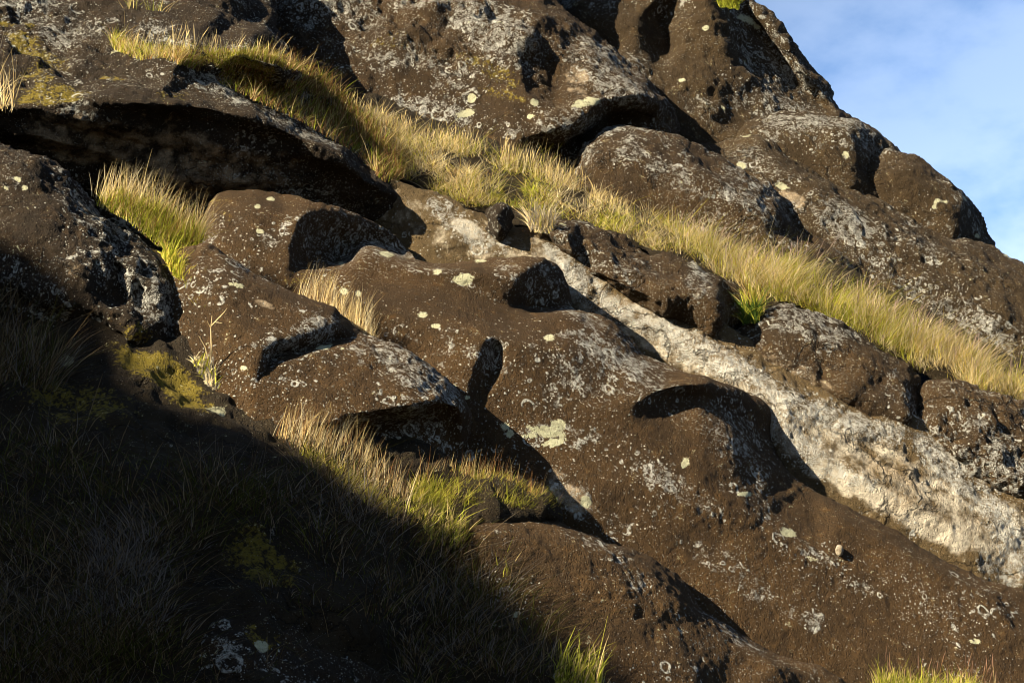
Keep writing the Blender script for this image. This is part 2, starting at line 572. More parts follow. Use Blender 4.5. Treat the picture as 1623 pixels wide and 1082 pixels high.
    col = t.mix(t.math('MULTIPLY', t.math('GREATER_THAN', t.sep(gc)[1], 0.93), t.math('MULTIPLY', t.math('SUBTRACT', 1.0, t.step(gp, 0.15, 0.38)), 0.8)), col, (0.42, 0.38, 0.30))
    h = t.math('ADD', h, t.math('MULTIPLY', pit, 0.35))
    h = t.math('ADD', h, t.math('MULTIPLY', grit, 0.42))
    h = t.math('ADD', h, t.math('MULTIPLY', t.noise(pos, 210.0, 2.0, 0.6), 0.16))
    h = t.math('ADD', h, t.math('MULTIPLY', mk, 0.22))
    h = t.math('SUBTRACT', h, t.math('MULTIPLY', crack, 1.2))
    bp = t.node('ShaderNodeBump')
    bp.inputs['Strength'].default_value = 1.0
    bp.inputs['Distance'].default_value = 0.060 * bump
    t.l.new(h, bp.inputs['Height'])
    bs = t.node('ShaderNodeBsdfPrincipled')
    t.l.new(col, bs.inputs['Base Color'])
    bs.inputs['Roughness'].default_value = 0.88
    bs.inputs['Specular IOR Level'].default_value = 0.22
    t.l.new(bp.outputs[0], bs.inputs['Normal'])
    out = t.node('ShaderNodeOutputMaterial')
    t.l.new(bs.outputs[0], out.inputs[0])
    return m


def grass_mat(name):
    m = bpy.data.materials.new(name)
    m.use_nodes = True
    t = NT(m.node_tree)
    c = t.attr('tint').outputs['Color']
    df = t.node('ShaderNodeBsdfDiffuse'); tr = t.node('ShaderNodeBsdfTranslucent')
    t.l.new(c, df.inputs[0]); t.l.new(c, tr.inputs[0])
    mx = t.node('ShaderNodeMixShader'); mx.inputs[0].default_value = 0.42
    t.l.new(df.outputs[0], mx.inputs[1]); t.l.new(tr.outputs[0], mx.inputs[2])
    out = t.node('ShaderNodeOutputMaterial')
    t.l.new(mx.outputs[0], out.inputs[0])
    return m


M_STATUE = rock_mat('weathered_tuff', (0.0422, 0.0242, 0.0089), (0.0692, 0.0380, 0.0125), (0.0993, 0.0529, 0.0154), rings=0.50, specks=0.85, cracks=0.12)
M_ROCK = rock_mat('lichen_rock', (0.0361, 0.0219, 0.0093), (0.0602, 0.0346, 0.0120), (0.0903, 0.0507, 0.0172), rings=0.95, specks=1.2, bump=1.3)
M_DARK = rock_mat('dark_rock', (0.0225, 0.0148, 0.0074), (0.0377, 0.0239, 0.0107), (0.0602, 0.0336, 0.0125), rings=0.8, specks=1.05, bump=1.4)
M_CRAG = rock_mat('ridge_rock', (0.0402, 0.0253, 0.0104), (0.0615, 0.0386, 0.0152), (0.0900, 0.0566, 0.0221), rings=0.85, specks=1.05, bump=1.3)
M_WALL = rock_mat('quarry_face', (0.0891, 0.0605, 0.0265), (0.1377, 0.0931, 0.0403), (0.2187, 0.1473, 0.0632), rings=0.4, specks=0.6, tan_col=(0.63, 0.555, 0.42), bump=1.3, lscale=1.12, cracks=0.8, grey_hi=(0.88, 0.86, 0.77))
M_SOIL = rock_mat('soil', (0.0225, 0.0153, 0.0072), (0.0351, 0.0239, 0.0093), (0.0452, 0.0313, 0.0107), rings=0.1, specks=0.1, bump=1.6)
M_GRASS = grass_mat('grass_blades')

# ------------------------------------------------------------------ the hillside and the ground, one sheet out to the horizon
def build_terrain():
    def axis(lo, hi, f0, f1, fine, far):
        mid = np.arange(f0, f1, fine)
        a = f0 - np.cumsum(fine * 1.12 ** np.arange(1, 60)); a = a[a > lo][::-1]
        b = f1 + np.cumsum(fine * 1.12 ** np.arange(1, 60)); b = b[b < hi]
        return np.concatenate([[lo], a, mid, b, [hi]])
    xs = axis(-1500, 1500, -16, 16, 0.22, 0)
    ys = axis(-1500, 1500, 6, 40, 0.22, 0)
    X, Y = np.meshgrid(xs, ys)
    p0, p1, p2 = to_world(0, 1082, base_depth(0, 1082) + 2.2), to_world(1623, 1082, base_depth(1623, 1082) + 2.8), to_world(600, 0, base_depth(600, 0) + 3.4)
    n = np.cross(p1 - p0, p2 - p0); n = n / n[2]
    Z = p0[2] - n[0] * (X - p0[0]) - n[1] * (Y - p0[1])
    # beyond the skyline the hill falls away
    a, b = to_world(1150, 30, 30.6), to_world(1700, 520, 30.2)
    t = (b - a)[:2]; L = np.linalg.norm(t); t = t / L
    q = np.array([-t[1], t[0]])
    if q @ np.array([1.0, 1.0]) < 0: q = -q
    al = (X - a[0]) * t[0] + (Y - a[1]) * t[1]; ac = (X - a[0]) * q[0] + (Y - a[1]) * q[1]
    capz = a[2] - 0.9 + (b[2] - a[2]) * np.clip(al / L, -1.0, 2.5) - 0.75 * ac
    Z = np.minimum(Z, capz)
    Z = np.minimum(Z, 26.0)
    Z = np.maximum(Z, 0.0)
    P = np.stack([X.ravel(), Y.ravel(), Z.ravel()], 1)
    hill = np.clip(P[:, 2], 0, 1)
    P[:, 2] += hill * rocknoise(P, [(3.0, 0.16), (1.2, 0.08), (0.5, 0.05)], 3) + 0.02 * vnoise(P / 2.0, 9)
    idx = np.arange(X.size).reshape(X.shape)
    Q = np.stack([idx[:-1, :-1], idx[:-1, 1:], idx[1:, 1:], idx[1:, :-1]], -1).reshape(-1, 4)
    z = np.zeros(len(P))
    me = mk_mesh('hillside_ground', P, Q, None, M_SOIL, dict(lichen=z, pale=z, moss=z, tan=z))
    tag(link('hillside_ground', me), kind='structure')


build_terrain()


def build_bluff():
    """the neighbouring outcrop, off to the left towards the sun, whose crest throws the long shadow over the foreground"""
    edge = [(-1500, -520, 24), (-700, -40, 22), (-200, 245, 20.2), (0, 365, 19.5), (60, 392, 19.5), (105, 440, 19.3), (175, 540, 19.2), (245, 625, 18.8),
            (316, 662, 18.7), (420, 694, 18.8), (530, 765, 19.0), (635, 832, 18.9), (740, 903, 18.7), (810, 940, 18.6), (880, 983, 18.5),
            (933, 1035, 18.3), (1010, 1110, 18.2), (1200, 1260, 18.0), (1700, 1500, 18)]
    e = np.array(edge, float)
    P = to_world(e[:, 0], e[:, 1], e[:, 2]) + SUN * 36.0
    # denser crest
    t = np.arange(len(P)); tt = np.linspace(0, len(P) - 1, 160)
    P = np.stack([np.interp(tt, t, P[:, k]) for k in range(3)], 1)
    P[:, 2] += 0.10 * vnoise(P / 0.9, 4) + 0.05 * vnoise(P / 0.35, 5)
    h = np.array([SUN[0], SUN[1]]); h /= np.linalg.norm(h)
    rows = []
    prof = [(-1.6, None), (-0.9, 0.5), (-0.35, 0.9), (0.0, 1.0), (1.2, 0.985), (3.0, 0.93), (7.0, 0.75), (12.0, 0.45), (17.0, 0.15), (21.0, None)]
    for off, k in prof:
        R = P.copy()
        R[:, 0] += h[0] * off; R[:, 1] += h[1] * off
        R[:, 2] = -0.4 if k is None else P[:, 2] * k
        R[:, :2] += (0.0 if k == 1.0 else 0.25) * np.stack([vnoise(R / 1.7, 21), vnoise(R / 1.7, 22)], 1)
        rows.append(R)
    V = np.vstack(rows); n = len(P)
    Q = []
    for i in range(len(rows)):
        a = i * n; b = ((i + 1) % len(rows)) * n
        j = np.arange(n - 1)
        Q.append(np.stack([a + j, a + j + 1, b + j + 1, b + j], 1))
    Q = np.vstack(Q)
    z = np.zeros(len(V))
    me = mk_mesh('hill', V, Q, None, M_DARK, dict(lichen=z, pale=z, moss=z, tan=z))
    tag(link('hill', me), kind='structure')


build_bluff()

# ------------------------------------------------------------------ foreground slope
fg = [(-120, 470, 19.75), (0, 478, 19.7), (100, 500, 19.6), (200, 520, 19.5), (300, 540, 19.6), (330, 600, 19.25), (400, 655, 19.15), (480, 665, 19.2), (560, 680, 19.35),
      (640, 705, 19.6), (740, 750, 19.9), (800, 762, 19.95), (870, 785, 20.0), (885, 820, 19.8), (760, 845, 19.35), (700, 900, 18.9), (760, 960, 18.5), (860, 1010, 18.3), (960, 1060, 18.2), (1050, 1170, 18.0),
      (400, 1180, 15.6), (-120, 1180, 14.4)]
r = relief('slope', fg, [[(0, 600, 18.7), (200, 620, 18.6), (300, 660, 18.6)], [(0, 800, 16.9), (250, 800, 17.1), (450, 800, 17.6), (600, 800, 18.5)], [(100, 950, 15.9), (400, 950, 16.4), (600, 950, 17.2)],
                         [(560, 735, 19.1), (620, 770, 19.1), (680, 782, 19.3), (760, 786, 19.55), (845, 808, 19.65)]],
           sig=14, roll=(20, 0.3), g=3.2, amps=[(1.2, 0.12), (0.5, 0.09), (0.2, 0.05), (0.1, 0.025), (0.05, 0.01)], seed=11, thick=1.2,
           stains=dict(moss=[(250, 590, 80, 30, 25, 1), (290, 625, 60, 20, 30, 1), (120, 640, 100, 40, 10, .7), (420, 880, 70, 40, 40, .8)],
                       pale=[(105, 567, 12, 5, 0, 1), (340, 655, 16, 8, 15, 1)]))
me = mk_mesh('slope_ground', r['V'], np.vstack([r['front'], r['side']]), r['fan'], M_SOIL, r['attrs'])
tag(link('slope_ground', me), kind='structure')

# ------------------------------------------------------------------ grassy ledge above the quarried wall
r = relief('ledge', [(150, 40, 24.6), (300, 40, 24.6), (420, 60, 24.8), (520, 110, 25.6), (600, 150, 26.0), (700, 190, 26.3), (800, 222, 26.4), (900, 262, 26.4), (1000, 320, 26.1), (1100, 360, 26.0), (1200, 390, 26.0), (1300, 420, 26.0),
                     (1400, 455, 26.0), (1500, 500, 26.0), (1600, 560, 25.8), (1720, 620, 25.8), (1720, 680, 24.6), (1600, 640, 24.6), (1520, 625, 24.5), (1450, 590, 24.6), (1350, 540, 24.6), (1250, 490, 24.6), (1190, 500, 24.5),
                     (1160, 470, 24.6), (1060, 420, 24.6), (980, 385, 24.6), (900, 370, 24.5), (830, 365, 24.4), (760, 345, 24.4), (680, 312, 24.4), (610, 280, 24.5), (540, 230, 24.8), (440, 170, 24.6), (330, 120, 24.2), (180, 90, 24.2)],
           [[(600, 215, 25.1), (700, 255, 25.1), (800, 290, 25.1), (900, 320, 25.1), (1000, 355, 25.1), (1150, 410, 25.1), (1300, 465, 25.2), (1450, 530, 25.2), (1600, 600, 25.1)]],
           sig=9, roll=(12, 0.15), g=3.0, amps=[(0.9, 0.08), (0.4, 0.05), (0.15, 0.03)], seed=12, thick=1.0)
me = mk_mesh('ledge_ground', r['V'], np.vstack([r['front'], r['side']]), r['fan'], M_SOIL, r['attrs'])
tag(link('ledge_ground', me), kind='structure')

# ------------------------------------------------------------------ the ridge against the sky
rock('ridge_crag', 'dark rock crag at the top of the ridge, its edge against the blue sky', 'crag', M_CRAG,
     [(860, -110, 31.0), (1080, -110, 31.3), (1150, -70, 31.0), (1195, -8, 30.8), (1230, 25, 30.7), (1262, 62, 30.6), (1280, 95, 30.6), (1310, 130, 30.5), (1330, 165, 30.5), (1350, 185, 30.4), (1385, 207, 30.3), (1430, 245, 30.2), (1450, 300, 29.9),
      (1300, 330, 28.9), (1100, 320, 28.5), (960, 260, 28.5), (900, 120, 29.3)],
     [[(1085, -60, 30.0), (1120, 0, 29.55), (1140, 50, 29.45), (1160, 95, 29.4), (1200, 140, 29.5), (1260, 178, 29.6), (1320, 195, 29.8)],
      [(1165, -20, 30.9), (1200, 40, 30.85), (1235, 95, 30.75), (1275, 140, 30.6), (1310, 175, 30.5)],
      [(1185, 0, 30.4), (1232, 48, 30.3), (1262, 92, 30.25), (1298, 140, 30.2), (1328, 172, 30.2)],
      [(1000, 100, 29.0), (1060, 150, 28.9), (1120, 200, 28.8)], [(930, 20, 29.6), (990, 30, 29.5), (1000, 60, 29.4)],
      [(1012, 25, 29.5), (1010, 60, 29.4), (1025, 90, 29.35)], [(1050, 40, 30.1), (1062, 70, 30.05), (1058, 88, 29.9)], [(1078, 45, 29.6), (1082, 80, 29.4), (1065, 100, 29.25)]],
     sig=6, seed=21, stains=dict(pale=[([(1175, 25, 4), (1200, 42, 5)], 1), (1150, 3, 25, 5, 20, .8)], lichen=[(1110, 170, 40, 20, 30, .6), (1000, 120, 60, 30, 45, .5), ([(1265, 110, 5), (1305, 150, 6)], .8)], moss=[(1155, 4, 18, 6, 15, .9)]),
     rough_at=[(1150, 100, 120, 100, 0, .2)])
rock('ledge_rock', 'flat brown rock ledge below the crag, shadowed at its right end', 'rock', M_CRAG,
     [(1160, 215, 28.9), (1185, 190, 28.95), (1230, 177, 29.1), (1290, 180, 29.2), (1340, 184, 29.3), (1380, 200, 29.4), (1430, 240, 29.6), (1440, 275, 29.5), (1410, 330, 28.8), (1330, 330, 28.4), (1230, 270, 28.4)],
     [[(1210, 205, 28.6), (1280, 205, 28.6), (1340, 215, 28.65), (1358, 240, 28.6), (1352, 275, 28.4)], [(1385, 225, 29.3), (1385, 250, 29.2)]],
     sig=5, roll=(20, 0.3), seed=22, stains=dict(lichen=[(1280, 195, 60, 12, 5, .5)]))
rock('skyline_boulder', 'rounded brown boulder on the skyline at the right, lowest before the sky', 'boulder', M_CRAG,
     [(1352, 290, 28.9), (1360, 262, 29.0), (1375, 248, 29.05), (1410, 238, 29.2), (1450, 251, 29.2), (1500, 281, 29.2), (1530, 306, 29.2), (1555, 340, 29.3), (1568, 374, 29.4), (1580, 410, 29.2), (1500, 430, 28.5), (1420, 380, 28.5)],
     [[(1385, 275, 28.65), (1430, 275, 28.6), (1480, 300, 28.6), (1518, 330, 28.6), (1522, 365, 28.4)], [(1545, 360, 29.1), (1540, 380, 29.0)]],
     sig=6, roll=(22, 0.35), seed=23, stains=dict(pale=[([(1480, 330, 3), (1484, 318, 3), (1500, 320, 2)], .9)]))
rock('slab_rock', 'long lichen spotted rock slab sloping down to the right below the skyline boulder', 'rock', M_CRAG,
     [(1050, 250, 28.2), (1100, 226, 28.3), (1140, 224, 28.3), (1185, 209, 28.35), (1205, 207, 28.4), (1245, 232, 28.4), (1300, 266, 28.4), (1345, 292, 28.4), (1395, 308, 28.4), (1430, 330, 28.4), (1490, 362, 28.4), (1545, 377, 28.5), (1580, 392, 28.5), (1623, 416, 28.5), (1720, 460, 28.5),
      (1720, 680, 26.3), (1560, 580, 26.3), (1400, 490, 26.4), (1250, 420, 26.5), (1100, 360, 26.6), (1040, 300, 27.3)],
     [[(1120, 250, 27.8), (1200, 250, 27.7), (1280, 295, 27.5), (1310, 325, 27.2), (1400, 365, 27.3), (1500, 400, 27.4), (1623, 460, 27.4)],
      [(1180, 300, 27.5), (1300, 370, 27.0), (1400, 420, 26.9), (1500, 460, 26.9), (1623, 530, 26.7)], [(1330, 312, 27.7), (1400, 345, 27.8)]],
     sig=6, seed=24, rough_at=[(1450, 420, 200, 60, 28, .35)], stains=dict(pale=[([(1180, 215, 4), (1198, 200, 5)], 1), (1240, 297, 12, 4, 10, 1)], moss=[(1185, 200, 14, 6, -20, .9)],
     lichen=[(1340, 360, 40, 30, 30, .7), (1450, 380, 60, 20, 25, .6), (1200, 260, 60, 20, 30, .6), (1560, 520, 40, 20, 30, .6)], tan=[(1260, 320, 40, 14, 30, .5)]))

# ------------------------------------------------------------------ upper outcrop above the grass
rock('upper_outcrop', 'broad dark outcrop with white lichen above the upper end of the grass ledge', 'outcrop', M_ROCK,
     [(330, -110, 29.0), (600, -110, 29.3), (880, -110, 29.0), (882, -5, 28.4), (905, 12, 28.3), (940, 42, 28.2), (985, 85, 28.0), (1020, 115, 27.9), (1050, 150, 27.8), (1076, 183, 27.75), (1084, 208, 27.7), (1075, 250, 27.5), (980, 290, 27.0), (900, 300, 26.4),
      (780, 270, 26.2), (640, 220, 26.2), (520, 175, 26.2), (420, 120, 26.6), (340, 50, 27.4)],
     [[(420, 30, 27.3), (520, 60, 27.0), (640, 70, 27.0), (760, 60, 27.1), (850, 40, 27.5)], [(520, 130, 26.6), (640, 170, 26.5), (760, 205, 26.35), (830, 215, 26.2), (872, 208, 26.15), (905, 203, 26.25), (935, 180, 26.5), (960, 157, 26.7), (1010, 151, 26.95), (1050, 156, 27.3)],
      [(885, 245, 26.8), (930, 225, 27.2), (970, 195, 27.4), (1040, 185, 27.6)],
      [(828, 85, 26.8), (828, 120, 26.6), (838, 150, 26.45)], [(868, 96, 27.25), (880, 125, 27.1), (884, 158, 26.8)], [(882, 92, 27.05), (895, 125, 26.85), (898, 165, 26.5), (870, 172, 26.35)],
      [(940, 110, 27.1), (980, 130, 27.1)], [(520, -40, 28.0), (700, -40, 28.2)]],
     sig=6, roll=(30, 0.5), seed=25, rough_at=[(700, 40, 200, 60, 15, 1.4), (500, 40, 80, 50, 20, .8)],
     stains=dict(lichen=[(560, 20, 60, 25, 20, .9), (780, 50, 90, 40, 25, .9), (640, 85, 120, 22, 12, .7), (950, 110, 80, 30, 35, .7), (720, 180, 110, 16, 15, .6), (700, 10, 80, 14, 0, .8)], pale=[(932, 163, 24, 7, -12, 1), (738, 175, 15, 7, -10, 1), (848, 160, 7, 5, 0, 1), (840, 182, 6, 4, 0, .9)],
                 moss=[(780, 110, 60, 16, 25, .6), (800, 150, 40, 10, 15, .6), (620, 70, 40, 12, 0, .5)], tan=[(915, 130, 26, 36, -20, .45)]))
rock('domed_boulder', 'rounded dark boulder with lichen rings behind the middle of the grass ledge', 'boulder', M_ROCK,
     [(908, 285, 26.2), (914, 248, 26.3), (926, 225, 26.4), (950, 208, 26.5), (990, 200, 26.6), (1030, 205, 26.65), (1070, 222, 26.7), (1110, 241, 26.75), (1160, 266, 26.8), (1210, 290, 26.85), (1245, 315, 26.9), (1262, 346, 26.9), (1305, 372, 26.8), (1350, 408, 26.7), (1385, 450, 26.5),
      (1340, 480, 25.9), (1200, 430, 25.7), (1050, 390, 25.7), (930, 330, 25.7)],
     [[(945, 250, 25.95), (1000, 245, 26.0), (1060, 265, 26.0), (1130, 290, 26.05), (1200, 320, 26.1), (1235, 345, 26.2)], [(960, 300, 25.75), (1080, 340, 25.75), (1200, 375, 25.8)], [(1265, 372, 26.5), (1330, 410, 26.4)], [(1262, 395, 26.0), (1320, 430, 26.0)]],
     sig=6, roll=(28, 0.4), seed=26, stains=dict(lichen=[(1000, 240, 22, 26, 50, .9), (1165, 315, 40, 14, 20, .9), (1060, 280, 60, 20, 30, .7), (930, 245, 14, 16, 0, .8)]))

# ------------------------------------------------------------------ left: the slab over the dark recess
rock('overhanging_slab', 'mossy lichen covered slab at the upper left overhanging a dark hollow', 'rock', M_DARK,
     [(-120, -110, 26.0), (200, -110, 26.6), (420, -90, 27.2), (440, 10, 26.2), (450, 70, 25.3), (500, 130, 24.95), (560, 190, 24.75), (605, 255, 24.3), (640, 320, 23.95), (690, 400, 23.75), (690, 470, 23.75), (560, 450, 23.9), (400, 440, 24.0), (250, 440, 23.8), (100, 430, 23.6), (-120, 420, 23.5)],
     [[(-120, 175, 21.9), (0, 168, 22.0), (50, 168, 22.05), (110, 158, 22.1), (175, 157, 22.15), (225, 168, 22.2), (245, 160, 22.25), (330, 168, 22.45), (400, 184, 22.65), (450, 203, 22.8), (500, 228, 22.95), (550, 258, 23.15), (590, 290, 23.4)],
      [(-60, 190, 22.08), (60, 190, 22.15), (175, 182, 22.25), (300, 192, 22.55), (400, 212, 22.85), (480, 242, 23.15), (560, 300, 23.5)],
      [(160, 60, 23.75), (230, 72, 23.5), (300, 78, 23.38), (380, 84, 23.38), (440, 100, 23.5)], [(330, 125, 23.5), (400, 140, 23.95), (470, 165, 24.6), (530, 205, 24.85), (578, 255, 24.5)],
      [(0, 60, 23.6), (80, 70, 23.6)], [(40, 110, 22.8), (80, 120, 22.75)], [(-60, 250, 22.42), (100, 250, 22.5), (180, 262, 22.75), (250, 285, 22.82), (330, 290, 23.0), (400, 300, 23.2), (520, 335, 23.6)], [(0, 330, 22.95), (100, 335, 23.0), (250, 365, 23.3), (400, 370, 23.6)], [(232, 163, 22.15), (238, 178, 22.3), (244, 200, 22.5)], [(252, 163, 22.25), (255, 180, 22.42), (258, 205, 22.62)]],
     sig=4, roll=(12, 0.15), seed=27, ledge=(0.42, 0.06), rough_at=[(80, 60, 140, 70, 0, 1.2)],
     stains=dict(moss=[(80, 152, 70, 16, -5, .8), (60, 130, 30, 36, 20, .6), (60, 80, 60, 14, 25, .8), (175, 115, 22, 5, 5, .9), (20, 40, 50, 10, 20, .7), (260, 150, 40, 10, 0, .5)], lichen=[(90, 30, 90, 40, 30, .6), (340, 135, 40, 14, 20, .8), (380, 160, 30, 10, 15, .8), (490, 210, 50, 6, 35, .8), (350, 270, 30, 12, 30, .4), (255, 45, 30, 10, 0, .5)],
                 tan=[(300, 260, 200, 60, 12, .5), (130, 225, 110, 50, 15, .5)]))  # tan here lightens the shaded hollow, standing in for fill light

# ------------------------------------------------------------------ the quarried wall behind the statue and the rim stones on it
TOPW = [(575, 255, 24.1), (640, 285, 23.95), (700, 306, 23.95), (760, 335, 23.95), (820, 355, 23.95), (870, 365, 23.95), (930, 400, 23.9), (1000, 440, 23.85), (1080, 470, 23.8), (1160, 520, 23.75), (1230, 560, 23.7), (1320, 600, 23.7), (1440, 650, 23.7), (1540, 710, 23.7), (1623, 760, 23.7), (1720, 800, 23.7)]
BOTW = [(1720, 1080, 22.8), (1560, 1000, 22.8), (1400, 930, 22.8), (1250, 850, 22.75), (1100, 740, 23.3), (950, 630, 23.35), (800, 520, 23.4), (650, 470, 23.5), (590, 400, 23.8)]
rock('quarry_wall', 'pale lichen whitened cut rock wall behind the reclining statue', 'rock wall', M_WALL, TOPW + BOTW,
     [[(650, 330, 23.7), (720, 365, 23.62), (800, 400, 23.6), (870, 410, 23.6), (930, 455, 23.55), (1000, 500, 23.5), (1080, 535, 23.45), (1160, 592, 23.2), (1250, 640, 22.98), (1400, 705, 23.25), (1500, 760, 23.25), (1623, 840, 23.25)],
      [(1000, 530, 23.62), (1080, 570, 23.55), (1160, 630, 23.1), (1250, 690, 22.84), (1400, 770, 22.80), (1500, 830, 22.88), (1623, 900, 23.05)]],
     sig=5, roll=(10, 0.1), seed=28, amps=[(1.1, 0.035), (0.45, 0.025), (0.22, 0.018), (0.11, 0.008), (0.06, 0.008), (0.03, 0.004)],
     rough_at=[([(720, 350, 40), (900, 420, 30), (1150, 560, 30), (1623, 830, 40)], .6)],
     stains=dict(lichen=[([(690, 320, 14), (740, 370, 18), (800, 395, 10)], .75), ([(868, 392, 10), (905, 440, 26), (960, 480, 24), (1040, 520, 22), (1140, 575, 22), (1190, 600, 24), (1240, 630, 24), (1330, 665, 26), (1420, 690, 18)], .95),
                         ([(1240, 680, 26), (1300, 730, 24), (1380, 770, 12)], .85), ([(1460, 700, 14), (1500, 740, 26), (1560, 790, 26), (1600, 850, 26), (1623, 900, 24)], 1.0), ([(1560, 890, 16), (1600, 920, 20)], .9)],
                 tan=[([(600, 320, 40), (720, 370, 40), (840, 400, 40)], .36), ([(870, 420, 40), (900, 450, 40), (1100, 560, 40), (1300, 700, 60), (1500, 800, 60), (1623, 880, 60)], .52), ([(1300, 740, 20), (1400, 790, 24), (1520, 860, 20)], .7), (740, 362, 30, 14, 30, .8)]))
rock('knob_stone', 'small dark rounded knob of rock hanging at the lower edge of the grass', 'rock', M_DARK,
     [(768, 360, 23.6), (770, 332, 23.7), (785, 320, 23.75), (805, 320, 23.75), (818, 340, 23.75), (816, 370, 23.7), (805, 388, 23.7), (785, 385, 23.6)], [[(785, 345, 23.35), (795, 360, 23.35)]], sig=4, roll=(14, 0.2), seed=29, thick=.5)
rock('rim_boulder', 'knobbly brown rim boulder over the wall, left of the green fern tuft', 'boulder', M_ROCK,
     [(858, 372, 24.0), (866, 352, 24.1), (885, 344, 24.2), (922, 349, 24.3), (960, 365, 24.35), (1000, 384, 24.35), (1050, 402, 24.35), (1100, 418, 24.35), (1150, 438, 24.35), (1186, 458, 24.5), (1196, 490, 24.55), (1184, 524, 24.4), (1142, 548, 23.9),
      (1100, 530, 23.65), (1060, 512, 23.65), (1010, 492, 23.65), (960, 462, 23.7), (910, 427, 23.75), (880, 398, 23.8)],
     [[(880, 372, 23.6), (902, 372, 23.5), (910, 400, 23.45)], [(918, 378, 23.95), (922, 402, 23.75)], [(935, 385, 23.75), (980, 410, 23.5), (1050, 440, 23.45), (1100, 455, 23.45), (1132, 468, 23.5), (1138, 500, 23.45), (1128, 530, 23.45)], [(960, 440, 23.4), (1050, 485, 23.35)], [(1160, 480, 24.25), (1158, 515, 24.1)]],
     sig=4.5, roll=(14, 0.2), seed=30, rough_at=[(1020, 440, 140, 50, 25, .35)], stains=dict(lichen=[(1110, 450, 24, 34, 0, .9), (990, 425, 30, 20, 30, .6), (885, 370, 16, 20, 0, .7), (925, 420, 20, 20, 0, .5)], moss=[(1090, 420, 30, 5, 15, .4)]))
rock('rim_block', 'angular brown rim block over the wall, right of the green fern tuft', 'boulder', M_ROCK,
     [(1142, 552, 23.85), (1160, 528, 24.0), (1195, 500, 24.2), (1230, 480, 24.35), (1252, 475, 24.4), (1300, 494, 24.45), (1350, 519, 24.45), (1400, 548, 24.45), (1442, 574, 24.4), (1462, 600, 24.4), (1462, 645, 24.1), (1456, 700, 23.75),
      (1400, 675, 23.55), (1300, 641, 23.6), (1230, 607, 23.65), (1180, 577, 23.7)],
     [[(1185, 535, 23.75), (1235, 510, 23.85), (1290, 520, 23.85), (1350, 548, 23.85), (1410, 585, 23.85), (1432, 610, 23.8)], [(1210, 570, 23.5), (1300, 605, 23.45), (1400, 640, 23.45), (1438, 655, 23.45)]],
     sig=5, roll=(12, 0.2), seed=31, rough_at=[(1300, 580, 150, 40, 25, .1)], stains=dict(lichen=[(1240, 510, 26, 10, 20, .7), (1320, 535, 20, 10, 20, .6), (1420, 590, 8, 8, 0, .9), (1250, 590, 60, 16, 25, .4)], tan=[(1260, 590, 90, 22, 25, .4)]))
rock('crumbly_rim_rock', 'crumbly reddish brown rim rock at the right edge under the tallest grass', 'rock', M_ROCK,
     [(1448, 690, 23.7), (1452, 640, 23.95), (1470, 606, 24.2), (1500, 600, 24.35), (1560, 612, 24.4), (1623, 628, 24.4), (1720, 650, 24.4), (1720, 860, 23.5), (1623, 805, 23.5), (1540, 752, 23.5), (1490, 720, 23.55)],
     [[(1480, 650, 23.7), (1540, 660, 23.75), (1623, 690, 23.75)], [(1490, 690, 23.4), (1560, 730, 23.35), (1623, 765, 23.35)]],
     sig=5, roll=(14, 0.2), seed=32, rough_at=[(1560, 690, 110, 80, 20, 1.0)], stains=dict(lichen=[(1500, 690, 30, 10, 30, .6), (1560, 740, 60, 12, 30, .6)]))

# ------------------------------------------------------------------ the big reclining statue
SIL = [(322, 345, 22.15), (340, 318, 22.25), (357, 305, 22.4), (407, 304, 22.5), (450, 313, 22.55), (495, 321, 22.3), (540, 330, 22.5), (572, 342, 22.75), (600, 351, 22.95), (626, 370, 23.2), (645, 390, 23.35),
       (655, 409, 22.35), (690, 416, 22.4), (755, 413, 22.45), (830, 410, 22.5), (855, 411, 22.6), (872, 415, 22.75), (886, 426, 22.8), (896, 444, 22.8), (901, 466, 22.8), (904, 490, 22.75),
       (922, 492, 22.45), (943, 498, 22.5), (967, 506, 22.55), (988, 519, 22.6), (1005, 536, 22.6), (1017, 556, 22.55), (1080, 587, 22.3), (1125, 600, 22.25), (1165, 616, 22.5), (1197, 629, 22.78), (1221, 642, 22.88), (1229, 662, 22.92), (1224, 686, 22.92), (1224, 706, 22.86), (1232, 726, 22.68),
       (1256, 755, 22.5), (1285, 774, 22.45), (1335, 799, 22.45), (1400, 832, 22.45), (1450, 857, 22.45), (1500, 884, 22.45), (1560, 911, 22.45), (1623, 935, 22.5), (1720, 980, 22.5)]
LOW = [(1720, 1160, 21.1), (1500, 1160, 20.7), (1300, 1160, 20.6), (1200, 1080, 20.5), (1000, 920, 20.5), (850, 830, 20.5), (740, 760, 20.6), (650, 660, 20.7), (560, 590, 20.9), (450, 510, 21.1), (380, 450, 21.35), (310, 390, 21.8)]
